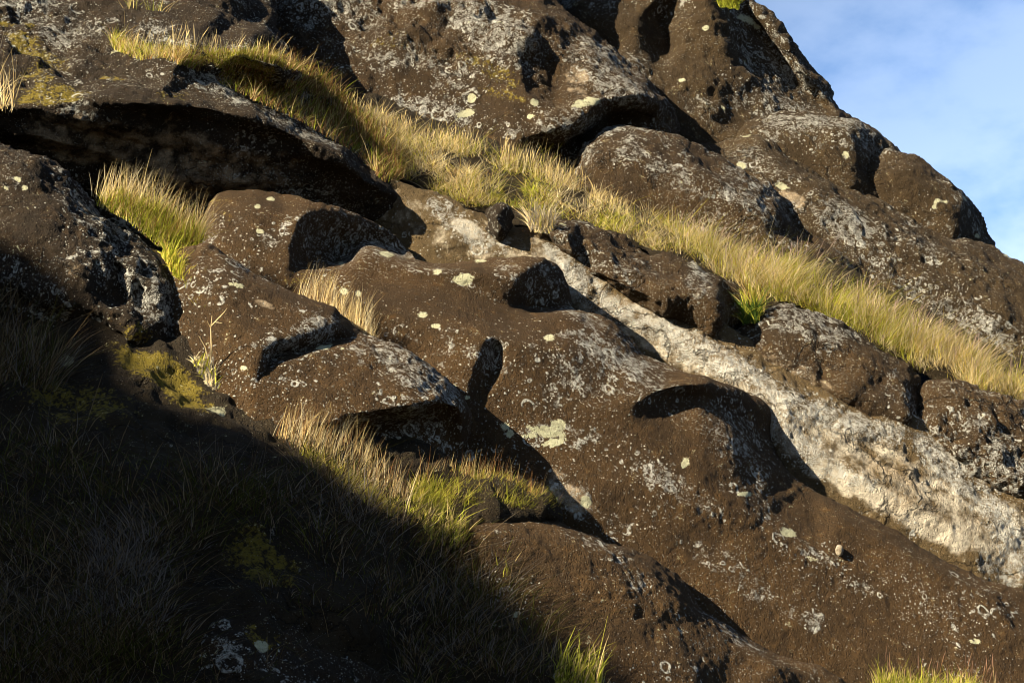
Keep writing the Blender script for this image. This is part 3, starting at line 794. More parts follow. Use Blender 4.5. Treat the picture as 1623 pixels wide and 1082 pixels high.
ST = relief('statue', SIL + LOW, [
    [(340, 345, 21.85), (400, 335, 21.85), (450, 345, 21.95)],
    [(345, 380, 21.6), (400, 385, 21.55), (435, 395, 21.55)],
    [(500, 330, 22.2), (481, 340, 21.95), (470, 356, 21.8), (463, 382, 21.65), (462, 412, 21.5), (452, 445, 21.35)],       # brow edge
    [(512, 348, 22.35), (500, 380, 22.35), (482, 410, 22.1)],
    [(545, 385, 22.8), (550, 360, 22.65)], [(600, 372, 23.15), (622, 388, 23.35)],
    [(476, 416, 22.0), (500, 416, 22.35), (532, 414, 22.7), (555, 407, 22.85), (560, 397, 22.9), (572, 387, 22.98), (592, 385, 23.15), (640, 400, 23.4)],
    [(470, 425, 21.55), (500, 425, 21.55), (534, 424, 21.65), (561, 416, 21.75), (567, 404, 21.85), (577, 396, 21.95), (594, 395, 22.05), (645, 411, 22.3)],
    [(600, 411, 21.85), (680, 428, 21.88), (755, 432, 21.92), (800, 440, 21.98), (816, 449, 22.02)],                          # nose ridge
    [(862, 413, 22.55), (845, 418, 22.35), (829, 429, 22.15), (816, 449, 22.02), (810, 470, 22.02), (812, 484, 22.05)],       # tip edge
    [(860, 440, 22.5), (850, 465, 22.45)],
    [(600, 432, 21.8), (680, 442, 21.86), (740, 459, 21.92), (798, 487, 21.98)],                                            # crease beside the nose
    [(600, 445, 21.65), (680, 456, 21.73), (740, 473, 21.78), (800, 498, 21.82), (840, 502, 21.85), (870, 502, 21.88), (900, 498, 21.98), (916, 500, 22.02)],
    [(820, 486, 22.25), (840, 494, 22.45), (870, 494, 22.6), (898, 488, 22.72)],
    [(916, 500, 22.02), (930, 516, 21.98), (955, 526, 22.02), (980, 541, 22.08), (1010, 558, 22.2)],                         # lip crest
    [(480, 460, 21.3), (560, 480, 21.1), (640, 500, 21.1), (720, 520, 21.1), (820, 545, 21.2), (900, 555, 21.4), (980, 580, 21.65), (1060, 600, 21.9)],
    [(560, 540, 20.95), (640, 570, 20.85), (700, 590, 20.75), (725, 610, 20.72)],
    [(764, 546, 21.02), (754, 575, 20.88), (747, 600, 20.80), (741, 634, 20.70)],                                           # ear, raised rim
    [(789, 551, 21.36), (789, 573, 21.26), (782, 595, 21.16), (767, 618, 21.03), (754, 638, 20.88)],                          # ear, deep slot
    [(799, 549, 21.18), (800, 574, 21.08), (792, 598, 21.0), (777, 620, 20.92), (762, 644, 20.82)],
    [(778, 536, 21.1), (792, 538, 21.15)],
    [(850, 640, 21.0), (930, 640, 21.2), (980, 640, 21.3)], [(830, 720, 20.8), (900, 720, 20.9)],
    [(998, 650, 21.3), (1022, 631, 21.4), (1042, 617, 21.5), (1062, 610, 21.56), (1087, 606, 21.68), (1116, 606, 21.88), (1150, 617, 22.32), (1190, 634, 22.7), (1213, 650, 22.84)],   # jaw edge
    [(1008, 654, 21.35), (1034, 636, 21.52), (1064, 624, 21.7), (1110, 630, 22.02), (1155, 652, 22.34), (1190, 676, 22.62), (1211, 700, 22.72)],                  # under the jaw
    [(1010, 672, 21.30), (1060, 652, 21.63), (1110, 664, 21.7), (1160, 700, 21.82), (1210, 744, 22.04)], [(1010, 720, 21.14), (1060, 702, 21.36), (1110, 722, 21.42), (1160, 756, 21.52), (1210, 790, 21.7)],
    [(900, 790, 20.6), (1000, 770, 20.9), (1100, 800, 21.1), (1200, 835, 21.35), (1300, 880, 21.5), (1400, 925, 21.6), (1500, 970, 21.65), (1623, 1020, 21.7)],
    [(1335, 822, 21.95), (1450, 882, 21.98), (1560, 935, 22.0)],
    [(950, 850, 20.6), (1050, 880, 20.75), (1200, 960, 20.85), (1350, 1030, 20.95), (1500, 1080, 21.1)],
], sig=4.2, roll=(20, 0.22), seed=41, g=2.0, amps=[(1.3, 0.030), (0.5, 0.014), (0.22, 0.009), (0.11, 0.005), (0.06, 0.006), (0.03, 0.003)],
    rough_at=[([(1040, 770, 26), (1130, 810, 26), (1300, 895, 16), (1400, 935, 16)], .6), (1560, 980, 90, 60, 25, .7)],
    stains=dict(
        pale=[(733, 443, 15, 9, 0, 1), (693, 431, 8, 4, 0, 1), (613, 403, 12, 4, 10, 1), (545, 462, 6, 5, 0, 1), (568, 465, 5, 5, 0, 1), (690, 515, 8, 4, 0, 1), (671, 497, 8, 4, 0, 1), (800, 675, 8, 7, 0, 1), (809, 686, 6, 7, 0, 1), (871, 536, 9, 5, 0, 1),
              (865, 683, 30, 9, 10, .9), (885, 672, 12, 10, 0, .9), (840, 690, 14, 5, 0, .9), (880, 700, 20, 6, -15, .9), (1248, 846, 15, 8, 5, 1), (1180, 784, 13, 4, -3, 1), (760, 415, 10, 3, 0, .8), (408, 330, 5, 4, 0, 1), (428, 318, 7, 3, 0, 1), (412, 368, 6, 4, 0, .9),
              (740, 630, 4, 4, 0, 1), (720, 612, 4, 4, 0, .9), (1085, 735, 6, 9, 30, .8), (1285, 885, 14, 4, 15, .7), (1545, 1015, 10, 4, 0, .8), (540, 415, 5, 3, 0, .9)],
        lichen=[(424, 380, 12, 9, 30, 1), (453, 360, 10, 12, 0, .9), (800, 445, 24, 34, 20, .7), (690, 430, 90, 8, 8, .6), (745, 455, 60, 8, 25, .8), (750, 558, 14, 14, 0, .9), (780, 560, 20, 30, 10, .8), (920, 500, 40, 14, 25, .8), (925, 535, 40, 10, 10, .8), (1010, 585, 90, 16, 27, .9), (1060, 640, 70, 24, 30, .45),
                (1150, 680, 60, 40, 35, .5), (880, 640, 12, 40, 0, .45), (1060, 765, 50, 20, 28, .9), (1110, 800, 50, 14, 30, .85), (1300, 885, 30, 10, 25, .8), (1370, 930, 40, 8, 25, .7), (1205, 940, 14, 14, 0, 1.1), (1290, 985, 22, 18, 30, 1.1), (1140, 890, 70, 20, 28, .7), (1190, 930, 50, 20, 30, .65), (905, 790, 50, 26, 25, .9), (960, 830, 50, 20, 30, .5), (1255, 968, 10, 10, 0, .8), (560, 380, 110, 40, 15, .55), (860, 455, 40, 36, 0, .75), (880, 690, 70, 24, 5, .6), (940, 600, 60, 40, 20, .4)],
        tan=[(905, 790, 44, 24, 25, .55), (880, 760, 20, 20, 0, .4)],
        moss=[(345, 335, 30, 24, 0, .35), (500, 445, 60, 20, 10, .42)]))


def split_statue(name, label, cat, R, mat, parts):
    """cut one carved skin into the pieces one can name; the largest piece keeps the closed back"""
    V, Q = R['V'], R['front']
    cx = R['px'][Q].mean(1); cy = R['py'][Q].mean(1)
    owner = np.zeros(len(Q), int)
    names = [parts[0][0]] + [p[0] for p in parts[1:]]
    for k, p in enumerate(parts[1:], 1):
        owner[inside(cx, cy, np.asarray(p[2], float))] = k
    root = bpy.data.objects.new(name, None)
    C.objects.link(root)
    root.location = Vector(base_origin(V))
    root.empty_display_size = 0.3
    tag(root, label, cat)
    objs = []
    for k, p in enumerate(parts):
        q = Q[owner == k]
        s4, s3 = (R['side'], R['fan']) if k == 0 else (np.zeros((0, 4), int), np.zeros((0, 3), int))
        q4 = np.vstack([q, s4])
        used = np.unique(np.concatenate([q4.ravel(), s3.ravel()]))
        rm = np.full(len(V), -1); rm[used] = np.arange(len(used))
        me = mk_mesh(p[0], V[used], rm[q4], rm[s3] if len(s3) else None, mat, {a: v[used] for a, v in R['attrs'].items()})
        if k:                                           # keep the shading continuous across the cut
            me.normals_split_custom_set_from_vertices(np.ascontiguousarray(R['N'][used], dtype=np.float32))
        par = root if p[1] is None else objs[[x[0] for x in parts].index(p[1])]
        o = bpy.data.objects.new(p[0], me)
        C.objects.link(o)
        o.parent = par
        off = root.location
        me.transform(Matrix.Translation(-off))
        objs.append(o)
    return root


split_statue('reclining_statue', 'giant brown stone statue lying on its back, face upward, body running down to the right', 'statue', ST, M_STATUE, [
    ('head', None),
    ('torso', None, [(985, 656), (1012, 650), (1036, 636), (1064, 625), (1110, 632), (1160, 655), (1205, 672), (1260, 668), (1260, 740), (1760, 960), (1760, 1200), (1200, 1200), (700, 850), (830, 760), (900, 700)]),
    ('brow', 'head', [(440, 300), (500, 318), (545, 322), (640, 350), (655, 408), (640, 400), (594, 389), (572, 390), (562, 400), (556, 412), (500, 420), (472, 422), (452, 445), (440, 400)]),
    ('nose', 'head', [(556, 416), (563, 400), (574, 391), (594, 389), (648, 404), (700, 405), (830, 400), (870, 405), (915, 440), (910, 492), (870, 498), (820, 492), (798, 490), (740, 460), (680, 442), (600, 432)]),
    ('mouth', 'head', [(900, 493), (916, 486), (945, 490), (990, 510), (1030, 560), (1010, 575), (955, 545), (915, 520)]),
    ('ear', 'head', [(745, 548), (765, 533), (800, 535), (805, 575), (790, 605), (765, 650), (735, 645), (735, 610)]),
])

# ------------------------------------------------------------------ the smaller statue in front of it
S2 = relief('statue2', [(248, 430, 20.2), (270, 402, 20.4), (300, 388, 20.5), (327, 380, 20.5), (350, 394, 20.5), (382, 415, 20.48), (405, 431, 20.45), (440, 449, 20.45), (462, 461, 20.42), (490, 476, 20.4), (522, 489, 20.4), (540, 507, 20.4), (577, 536, 20.35), (620, 554, 20.3), (665, 576, 20.3), (700, 604, 20.28), (735, 638, 20.25), (748, 652, 20.25), (747, 682, 20.28), (735, 716, 20.3), (730, 770, 20.3),
     (640, 790, 19.8), (560, 750, 19.5), (480, 730, 19.2), (400, 720, 19.1), (330, 690, 19.1), (295, 600, 19.35), (262, 500, 19.8)], [
    [(310, 425, 20.0), (360, 440, 19.95), (430, 475, 19.9), (490, 497, 19.95), (533, 516, 20.02)],
    [(417, 556, 19.28), (442, 542, 19.42), (491, 530, 19.7), (533, 516, 20.02)],
    [(428, 573, 19.62), (447, 562, 19.72), (470, 560, 19.78), (498, 552, 19.9), (530, 540, 20.15)],
    [(432, 584, 19.36), (470, 572, 19.42), (502, 564, 19.56), (540, 552, 19.85)],
    [(585, 565, 19.9), (640, 588, 19.85), (690, 618, 19.85)],
    [(360, 500, 19.55), (400, 530, 19.4)], [(330, 560, 19.35), (400, 620, 19.1), (480, 620, 19.2), (570, 620, 19.35), (640, 620, 19.55)],
    [(400, 680, 18.95), (480, 680, 19.0), (530, 672, 19.05), (548, 659, 19.12), (600, 653, 19.25), (650, 643, 19.4), (690, 635, 19.6), (728, 643, 19.9)],
    [(545, 695, 19.55), (570, 688, 19.65), (610, 676, 19.8), (660, 672, 19.95), (700, 668, 20.1), (735, 672, 20.2)],
    [(590, 720, 19.5), (630, 705, 19.6), (670, 730, 19.75)],
], sig=4.2, roll=(16, 0.25), g=2.0, seed=43, amps=[(1.3, 0.04), (0.5, 0.03), (0.22, 0.012), (0.11, 0.006), (0.06, 0.007), (0.03, 0.003)], rough_at=[(640, 595, 90, 30, 35, .9)],
    stains=dict(lichen=[(420, 545, 24, 7, -8, 1), (500, 520, 34, 18, -15, 1), (480, 545, 60, 16, -15, .9), (570, 560, 24, 16, 30, .9), (640, 585, 80, 26, 32, 1), (700, 620, 40, 14, 40, .9), (560, 665, 30, 14, 0, .7), (650, 670, 60, 30, 0, .6), (670, 700, 40, 30, 30, .5), (470, 495, 24, 8, 20, .5), (340, 600, 20, 30, 0, .4)],
                pale=[(514, 554, 14, 3, -10, 1), (542, 556, 4, 2, 0, 1), (372, 457, 12, 4, 10, .8), (416, 601, 4, 3, 0, 1), (388, 586, 6, 3, 0, .9)], tan=[(420, 485, 24, 6, 15, .5)]))
split_statue('smaller_statue', 'smaller brown stone figure lying left of the giant statue, dark under its chin', 'statue', S2, M_STATUE, [
    ('head', None),
    ('brow', 'head', [(405, 560), (440, 532), (490, 520), (533, 505), (545, 510), (545, 548), (502, 560), (470, 568), (430, 582)]),
    ('chin', 'head', [(535, 690), (545, 662), (600, 650), (650, 640), (690, 632), (728, 640), (760, 640), (760, 700), (735, 780), (640, 800), (600, 735), (575, 700)]),
])

# ------------------------------------------------------------------ rocks in front
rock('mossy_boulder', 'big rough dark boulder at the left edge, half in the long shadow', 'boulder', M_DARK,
     [(-120, 160, 21.2), (-40, 195, 21.0), (0, 214, 20.9), (60, 240, 20.7), (92, 262, 20.6), (130, 303, 20.5), (160, 343, 20.4), (192, 370, 20.3), (232, 395, 20.2), (264, 420, 20.1), (287, 455, 20.05), (301, 490, 20.0), (311, 522, 19.95), (302, 552, 19.8), (285, 566, 19.7),
      (240, 570, 19.5), (200, 555, 19.4), (150, 545, 19.4), (80, 530, 19.45), (0, 510, 19.6), (-120, 490, 19.8)],
     [[(0, 262, 20.15), (60, 290, 20.0), (110, 330, 19.85), (160, 385, 19.7), (205, 425, 19.6), (240, 460, 19.6), (255, 500, 19.55)],
      [(168, 425, 19.55), (165, 455, 19.4)], [(192, 425, 19.95), (190, 462, 19.8)], [(204, 445, 19.55), (206, 480, 19.35)], [(226, 460, 19.85), (228, 490, 19.7)],
      [(0, 380, 19.6), (60, 400, 19.5), (120, 440, 19.4), (160, 490, 19.25), (210, 525, 19.25)], [(0, 450, 19.45), (80, 480, 19.35)], [(40, 470, 19.6), (150, 520, 19.5)], [(285, 500, 19.85), (280, 540, 19.7)]],
     sig=6, roll=(24, 0.4), g=2.0, seed=44, rough_at=[(180, 450, 100, 60, 30, .8), (100, 320, 120, 40, 40, .6)],
     stains=dict(lichen=[(140, 345, 60, 20, 40, .75), (30, 270, 40, 30, 30, .4), (60, 460, 80, 24, 30, .45), (100, 505, 90, 14, 15, .45), (190, 430, 60, 30, 30, .4), (250, 480, 30, 30, 30, .35)], moss=[(215, 530, 40, 16, 10, .7)],
                 pale=[(30, 290, 7, 3, 20, 1), (12, 302, 4, 3, 0, 1), (40, 300, 6, 3, 0, .9)], tan=[(115, 420, 18, 26, 0, .35)]))
rock('low_boulder', 'smooth brown boulder at bottom centre below the bright green grass tuft', 'boulder', M_STATUE,
     [(640, 900, 19.2), (690, 840, 19.4), (735, 814, 19.55), (770, 808, 19.6), (802, 811, 19.65), (850, 819, 19.75), (900, 831, 19.9), (950, 848, 20.0), (1000, 865, 20.1), (1040, 884, 20.2), (1072, 905, 20.25), (1100, 935, 20.35), (1114, 958, 20.4), (1140, 973, 20.45), (1170, 988, 20.5), (1200, 1010, 20.45), (1235, 1028, 20.4), (1290, 1050, 20.3), (1330, 1075, 20.3), (1370, 1115, 20.3),
      (1330, 1180, 19.8), (1100, 1180, 18.6), (900, 1180, 17.9), (760, 1150, 17.8), (690, 1050, 18.1)],
     [[(760, 835, 19.2), (850, 850, 19.35), (950, 880, 19.55), (1030, 915, 19.75), (1080, 950, 19.8), (1110, 985, 19.78), (1150, 1012, 19.8), (1190, 1028, 19.9), (1240, 1050, 19.9)], [(800, 930, 18.9), (900, 950, 19.05), (1000, 1000, 19.1), (1100, 1060, 19.2)], [(860, 1060, 18.3), (1000, 1100, 18.6)], [(1150, 990, 20.2), (1190, 1013, 20.3)]],
     sig=5, roll=(20, 0.3), g=2.0, seed=45, rough_at=[(950, 920, 160, 60, 20, .5)], amps=[(1.3, 0.05), (0.5, 0.03), (0.22, 0.012), (0.11, 0.006), (0.06, 0.007), (0.03, 0.003)],
     stains=dict(lichen=[(1010, 925, 20, 16, 0, .7), (960, 875, 40, 16, 20, .35), (1170, 1005, 50, 12, 35, .6), (800, 845, 20, 8, 0, .5)], pale=[(820, 970, 7, 4, -30, 1), (1135, 952, 12, 5, 20, .9)]))
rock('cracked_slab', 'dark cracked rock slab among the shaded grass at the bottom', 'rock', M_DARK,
     [(330, 940, 16.6), (375, 905, 16.9), (440, 940, 17.0), (520, 1000, 17.0), (600, 1050, 17.1), (640, 1120, 17.0), (560, 1180, 16.4), (380, 1180, 15.8), (290, 1060, 16.0)],
     [[(350, 960, 16.35), (430, 985, 16.4), (520, 1040, 16.5), (580, 1085, 16.6)], [(380, 1060, 15.95), (480, 1100, 16.1)]], sig=5, roll=(12, 0.15), seed=46, rough_at=[(430, 960, 80, 20, 35, 1)], stains=dict(lichen=[([(380, 925, 6), (470, 985, 6), (560, 1045, 6)], .8)], moss=[(420, 1010, 50, 20, 30, .6)]))

# ------------------------------------------------------------------ loose stones
for px, py, d, r, nm, lb in [(1330, 872, 21.42, 0.055, 'loose_stone', 'small grey loose stone lying alone on the flank of the giant statue')]:
    th = np.linspace(0, 2 * math.pi, 25)[:-1]; ph = np.linspace(0, math.pi, 14)
    T, Q_ = np.meshgrid(th, ph)
    U = np.stack([np.sin(Q_) * np.cos(T) * 0.8, np.sin(Q_) * np.sin(T) * 0.9, np.cos(Q_) * 1.25], -1).reshape(-1, 3)
    U = U * (1 + 0.25 * vnoise(U * 1.3 + px, 3) + 0.1 * vnoise(U * 3.1 + px, 4))[:, None] * r
    i = np.arange(U.shape[0]).reshape(T.shape)
    Q = np.stack([i, np.roll(i, -1, 1)], -1)
    Q = np.stack([Q[:-1, :, 0], Q[1:, :, 0], Q[1:, :, 1], Q[:-1, :, 1]], -1).reshape(-1, 4)
    z = np.zeros(len(U))
    d = float(surf_depth('statue', px, py)) - 0.02
    V = U + to_world(px, py, d)
    me = mk_mesh(nm, V, Q, None, M_WALL, dict(lichen=z, pale=z, moss=z, tan=z + 0.5))
    tag(link(nm, me, None, base_origin(V)), lb, 'stone')

# ------------------------------------------------------------------ grass
STRAW = (0.76, 0.59, 0.27); PALE = (0.88, 0.76, 0.48); GREEN = (0.28, 0.31, 0.035); LIME = (0.58, 0.57, 0.08); BROWN = (0.24, 0.14, 0.06); RUST = (0.32, 0.16, 0.06); PINK = (0.42, 0.30, 0.26); GREY = (0.34, 0.31, 0.27); GOLD = (0.66, 0.52, 0.12)
WIND = np.array([0.8, -0.2, 0.0])


def blades(roots, L, W, pal, wts, lean=0.35, bend=0.6, wind=0.4, K=4, heads=0.0, patch=None, headcol=PINK, flat=1.0):
    """curved tapering blades of grass rooted at the given points"""
    W = W * 1.75
    away = None
    if isinstance(roots, tuple):
        roots, away = roots
    n = len(roots)
    L = L * rng.uniform(0.5, 1.3, n) * (1 + 0.30 * vnoise(roots / 0.7, 33) + 0.30 * vnoise(roots / 0.25, 34))
    az = rng.uniform(0, 2 * math.pi, n)
    out = np.stack([np.cos(az), np.sin(az), np.zeros(n)], 1) * rng.uniform(0.1, 1.0, n)[:, None] * lean + WIND * (wind * rng.uniform(0.4, 1.2, n))[:, None]
    if away is not None:                        # tussocks open outwards
        out = 0.55 * out + lean * 0.75 * away
    bd = bend * rng.uniform(0.3, 1.3, n)
    wa = rng.uniform(0, math.pi, n)
    wd = np.stack([np.cos(wa), np.sin(wa) * 0.5, np.zeros(n)], 1)
    rows = []
    hd = rng.uniform(0, 1, n) < heads
    jit = rng.normal(0, 0.24 if bend > 0.5 else 0.08, (n, 3))
    for k in range(K + 1):
        t = k / K
        c = roots + np.array([0, 0, 1.0]) * (flat * L * (t - 0.42 * bd * t * t))[:, None] + out * (L * (0.45 * t + 0.75 * bd * t * t))[:, None] + jit * (L * t * t)[:, None]
        wt = W * (1 - 0.9 * t ** 1.6)
        wt = np.where(hd, W * (0.5 if t < 0.7 else (2.0 if t < 0.95 else 0.6)), wt) * rng.uniform(0.8, 1.2, n)
        rows.append(c - wd * (wt * 0.5)[:, None]); rows.append(c + wd * (wt * 0.5)[:, None])
    V = np.stack(rows, 1)                       # n, 2(K+1), 3
    base = (np.arange(n) * 2 * (K + 1))[:, None]
    Q = np.stack([base + np.array([2 * k, 2 * k + 1, 2 * k + 3, 2 * k + 2]) for k in range(K)], 1).reshape(-1, 4)
    pal = np.array(pal); wts = np.array(wts, float)[None].repeat(n, 0)
    if patch is not None:                       # greener and drier patches
        f = vnoise(roots / 0.8, 31) + 0.6 * vnoise(roots / 0.3, 32)
        for ix, sg in patch:
            wts[:, ix] *= np.exp(1.8 * sg * f)
    wts /= wts.sum(1, keepdims=True)
    pick = (rng.uniform(0, 1, n)[:, None] > np.cumsum(wts, 1)).sum(1).clip(0, len(pal) - 1)
    col = pal[pick] * (rng.uniform(0.45, 1.3, n) * (1 + 0.18 * vnoise(roots / 0.2, 35)))[:, None]
    cols = np.ones((n, 2 * (K + 1), 4)); cols[..., :3] = col[:, None]
    for k in range(K + 1):
        if k / K >= 0.7:
            cols[hd, 2 * k:2 * k + 2, :3] = np.array(headcol) * rng.uniform(0.8, 1.15)
    return V.reshape(-1, 3), Q, cols.reshape(-1, 4)


BARE = np.array([(270, 960), (330, 905), (380, 880), (450, 885), (520, 930), (600, 1000), (650, 1050), (640, 1110), (280, 1110)], float)


def sample(poly, n, key, jitter=0.0, sink=0.03):
    p = np.asarray(poly, float)
    lo, hi = p.min(0), p.max(0)
    out = np.zeros((0, 2))
    while len(out) < n:
        q = rng.uniform(lo, hi, (n * 3, 2))
        ok = inside(q[:, 0], q[:, 1], p)
        if isinstance(key, str) and key == 'ledge':            # gaps where soil and stone show
            ok &= rng.uniform(0, 1, len(q)) < 0.85 + 1.1 * vnoise(np.stack([q[:, 0] / 48, q[:, 1] / 26, q[:, 0] * 0], 1), 45)
        if isinstance(key, str) and key == 'slope':            # the bare slab, and thin patches
            ok &= ~inside(q[:, 0], q[:, 1], BARE) | (rng.uniform(0, 1, len(q)) < 0.05)
            ok &= rng.uniform(0, 1, len(q)) < 0.75 + 0.9 * vnoise(np.stack([q[:, 0] / 90, q[:, 1] / 60, q[:, 0] * 0], 1), 44)
        out = np.vstack([out, q[ok]])
    out = out[:n]
    if callable(key):
        d = key(out[:, 0], out[:, 1])
    else:
        d = surf_depth(key, out[:, 0], out[:, 1])
    R = to_world(out[:, 0], out[:, 1], d + sink)
    return R


def clumped(R, k=14, spread=0.06):
    """pull the roots together into tussocks"""
    n = len(R); c = R[rng.integers(0, n, max(1, n // k))]
    f = rng.integers(0, len(c), n)
    o = rng.normal(0, spread, (n, 3)) * np.array([1, 1, 0.35])
    return c[f] + o, o / (spread * 1.6) * np.array([1, 1, 0])


def join(parts):
    V, Q, Cc, o = [], [], [], 0
    for v, q, c in parts:
        V.append(v); Q.append(q + o); Cc.append(c); o += len(v)
    return np.vstack(V), np.vstack(Q), np.vstack(Cc)


def grass(name, parts, label=None, cat=None, group=None, kind=None):
    V, Q, cc = join(parts)
    me = mk_mesh(name, V, Q, None, M_GRASS, None, None, cc)
    o = link(name, me, None, base_origin(V))
    tag(o, label, cat, group, kind)
    return o


MIXP = [STRAW, PALE, LIME, GREEN, GOLD, BROWN, RUST]
BAND = [(520, 150), (560, 168), (640, 200), (720, 225), (800, 250), (880, 280), (960, 318), (1050, 350), (1150, 392), (1250, 420), (1340, 450), (1420, 490), (1500, 530), (1580, 580), (1640, 620), (1640, 645), (1560, 622), (1500, 610), (1455, 590), (1380, 548),
        (1320, 510), (1250, 478), (1200, 480), (1180, 455), (1090, 420), (1030, 395), (960, 368), (900, 350), (840, 335), (790, 325), (740, 330), (690, 308), (630, 280), (590, 240), (545, 195)]
UP = [(540, 165), (640, 205), (760, 240), (900, 290), (1000, 340), (1000, 352), (900, 305), (760, 255), (640, 220), (540, 180)]
RIGHT = [(1060, 370), (1160, 405), (1260, 440), (1350, 470), (1430, 510), (1520, 560), (1623, 615), (1640, 640), (1560, 620), (1500, 605), (1455, 585), (1350, 525), (1260, 478), (1200, 475), (1100, 420)]
grass('ledge_grass', [
    blades(sample(BAND, 22000, 'ledge'), 0.15, 0.0046, MIXP, [3, 2, 6, 3.2, 2.5, 1.1, 1.0], flat=0.6, lean=1.8, bend=1.1, wind=0.0, patch=[(2, 1), (3, 1.2), (0, -.7), (1, -1), (5, -.5)]),
    blades(clumped(sample(BAND, 9500, 'ledge'), 24, 0.08), 0.19, 0.0040, MIXP, [4, 5, 4.4, 1.8, 2, .5, .6], flat=0.75, lean=1.5, bend=1.0, wind=0.15, patch=[(2, 1), (3, 1), (1, -1)]),
    blades(sample(UP, 1300, 'ledge'), 0.26, 0.0022, [STRAW, PALE, BROWN], [3, 2, 1], lean=0.5, bend=0.25, wind=0.35, heads=.3, headcol=STRAW),
    blades(clumped(sample(RIGHT, 10500, 'ledge'), 26, 0.10), 0.27, 0.0040, [STRAW, PALE, GOLD, LIME, GREEN], [4, 6, 3, 5, 2], flat=0.85, lean=1.4, bend=0.9, wind=0.35, patch=[(3, 1), (4, 1)]),
    blades(clumped(sample(RIGHT, 1500, 'ledge'), 8, 0.10), 0.33, 0.0024, [STRAW, PALE], [1, 1], lean=0.55, bend=0.45, wind=0.55, heads=.8, headcol=PINK),
], kind='stuff')
SLAB = [(175, 62), (230, 75), (300, 85), (380, 80), (440, 95), (470, 130), (540, 190), (600, 260), (600, 290), (540, 240), (460, 175), (380, 130), (300, 112), (220, 95)]
grass('shaded_bank_grass', [blades(sample([(260, 92), (340, 92), (420, 95), (480, 110), (540, 150), (590, 200), (640, 280), (620, 300), (560, 245), (480, 195), (400, 160), (320, 118)], 8500, 'overhanging_slab'), 0.22, 0.006, [BROWN, GREEN, STRAW, RUST], [3, 2, 1.4, 1], lean=0.9, bend=0.9, wind=0.3)], kind='stuff')
LL = [(-60, 545), (50, 580), (90, 700), (180, 760), (300, 740), (400, 720), (470, 715), (560, 760), (640, 800), (720, 850), (760, 930), (880, 1020), (930, 1110), (-60, 1110)]
LLP = [(0.25, 0.18, 0.09), (0.33, 0.26, 0.16), (0.08, 0.085, 0.018), (0.13, 0.14, 0.025), (0.08, 0.052, 0.026), (0.24, 0.215, 0.19)]      # dull dead blades, darkened further to deepen the slope's shade
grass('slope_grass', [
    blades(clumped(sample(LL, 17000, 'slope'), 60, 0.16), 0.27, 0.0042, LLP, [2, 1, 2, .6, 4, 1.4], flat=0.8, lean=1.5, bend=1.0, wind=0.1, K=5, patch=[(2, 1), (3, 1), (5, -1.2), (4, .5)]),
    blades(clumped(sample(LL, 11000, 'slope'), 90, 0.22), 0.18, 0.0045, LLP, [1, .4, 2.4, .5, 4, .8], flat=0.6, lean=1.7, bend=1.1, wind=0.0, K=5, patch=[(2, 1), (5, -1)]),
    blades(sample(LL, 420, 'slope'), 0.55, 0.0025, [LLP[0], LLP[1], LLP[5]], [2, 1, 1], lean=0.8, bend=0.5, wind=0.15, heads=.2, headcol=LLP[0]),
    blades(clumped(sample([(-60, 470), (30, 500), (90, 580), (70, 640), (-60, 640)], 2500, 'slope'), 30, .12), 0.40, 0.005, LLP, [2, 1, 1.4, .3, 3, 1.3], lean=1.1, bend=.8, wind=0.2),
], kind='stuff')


def tuft(label, parts, name='grass_tuft', group='grass tufts growing in the cracks of the rock'):
    return grass(name, parts, label, 'grass tuft', group)


tuft('long tuft of green and straw grass along the crest of the upper left slab', [
    blades(sample([(172, 62), (240, 78), (320, 88), (400, 84), (450, 108), (440, 118), (380, 104), (300, 106), (220, 96), (180, 80)], 4200, 'overhanging_slab'), 0.16, 0.0045, MIXP, [2, 1, 3, 3, 2, 1, 1], lean=1, bend=.9, wind=.3, patch=[(2, 1), (3, 1)]),
    blades(sample([(190, 66), (440, 95), (460, 120), (200, 90)], 220, 'overhanging_slab'), 0.42, 0.0022, [STRAW, PALE], [1, 1], lean=.5, bend=.3, wind=.3, heads=.3, headcol=STRAW)])
REC = lambda x, y: np.interp(x, [100, 340], [20.5, 20.75]) + 0 * y
tuft('dry stalked tuft with a green heart growing behind the mossy boulder', [
    blades(sample([(150, 325), (200, 350), (250, 392), (315, 395), (325, 380), (270, 350), (190, 312)], 2600, REC), 0.17, 0.0042, [GREEN, LIME, STRAW, RUST], [3, 3, 2, 1], lean=.9, bend=.8, wind=.5),
    blades(sample([(140, 310), (200, 335), (260, 375), (318, 388), (322, 372), (270, 345), (190, 305)], 650, REC), 0.33, 0.0026, [STRAW, PALE, BROWN], [4, 3, 1], lean=.6, bend=.35, wind=.5)])
FEET = lambda x, y: np.interp(x, [455, 600], [20.75, 20.62]) + 0 * y
tuft('pale dry tuft standing in the cleft between the two statues', [
    blades(sample([(462, 468), (500, 485), (545, 515), (580, 545), (600, 550), (560, 510), (510, 475)], 620, FEET), 0.33, 0.0024, [STRAW, PALE, BROWN], [4, 3, 2], lean=.6, bend=.4, wind=.4)])
tuft('small grey dead tuft hanging below the knob of rock', [
    blades(sample([(835, 350), (880, 352), (875, 372), (840, 368)], 420, lambda x, y: 23.72 + 0 * x), 0.30, 0.005, [GREY, PALE, STRAW, LIME], [4, 2, 2, 1], lean=1.2, bend=.7, wind=-.1)])
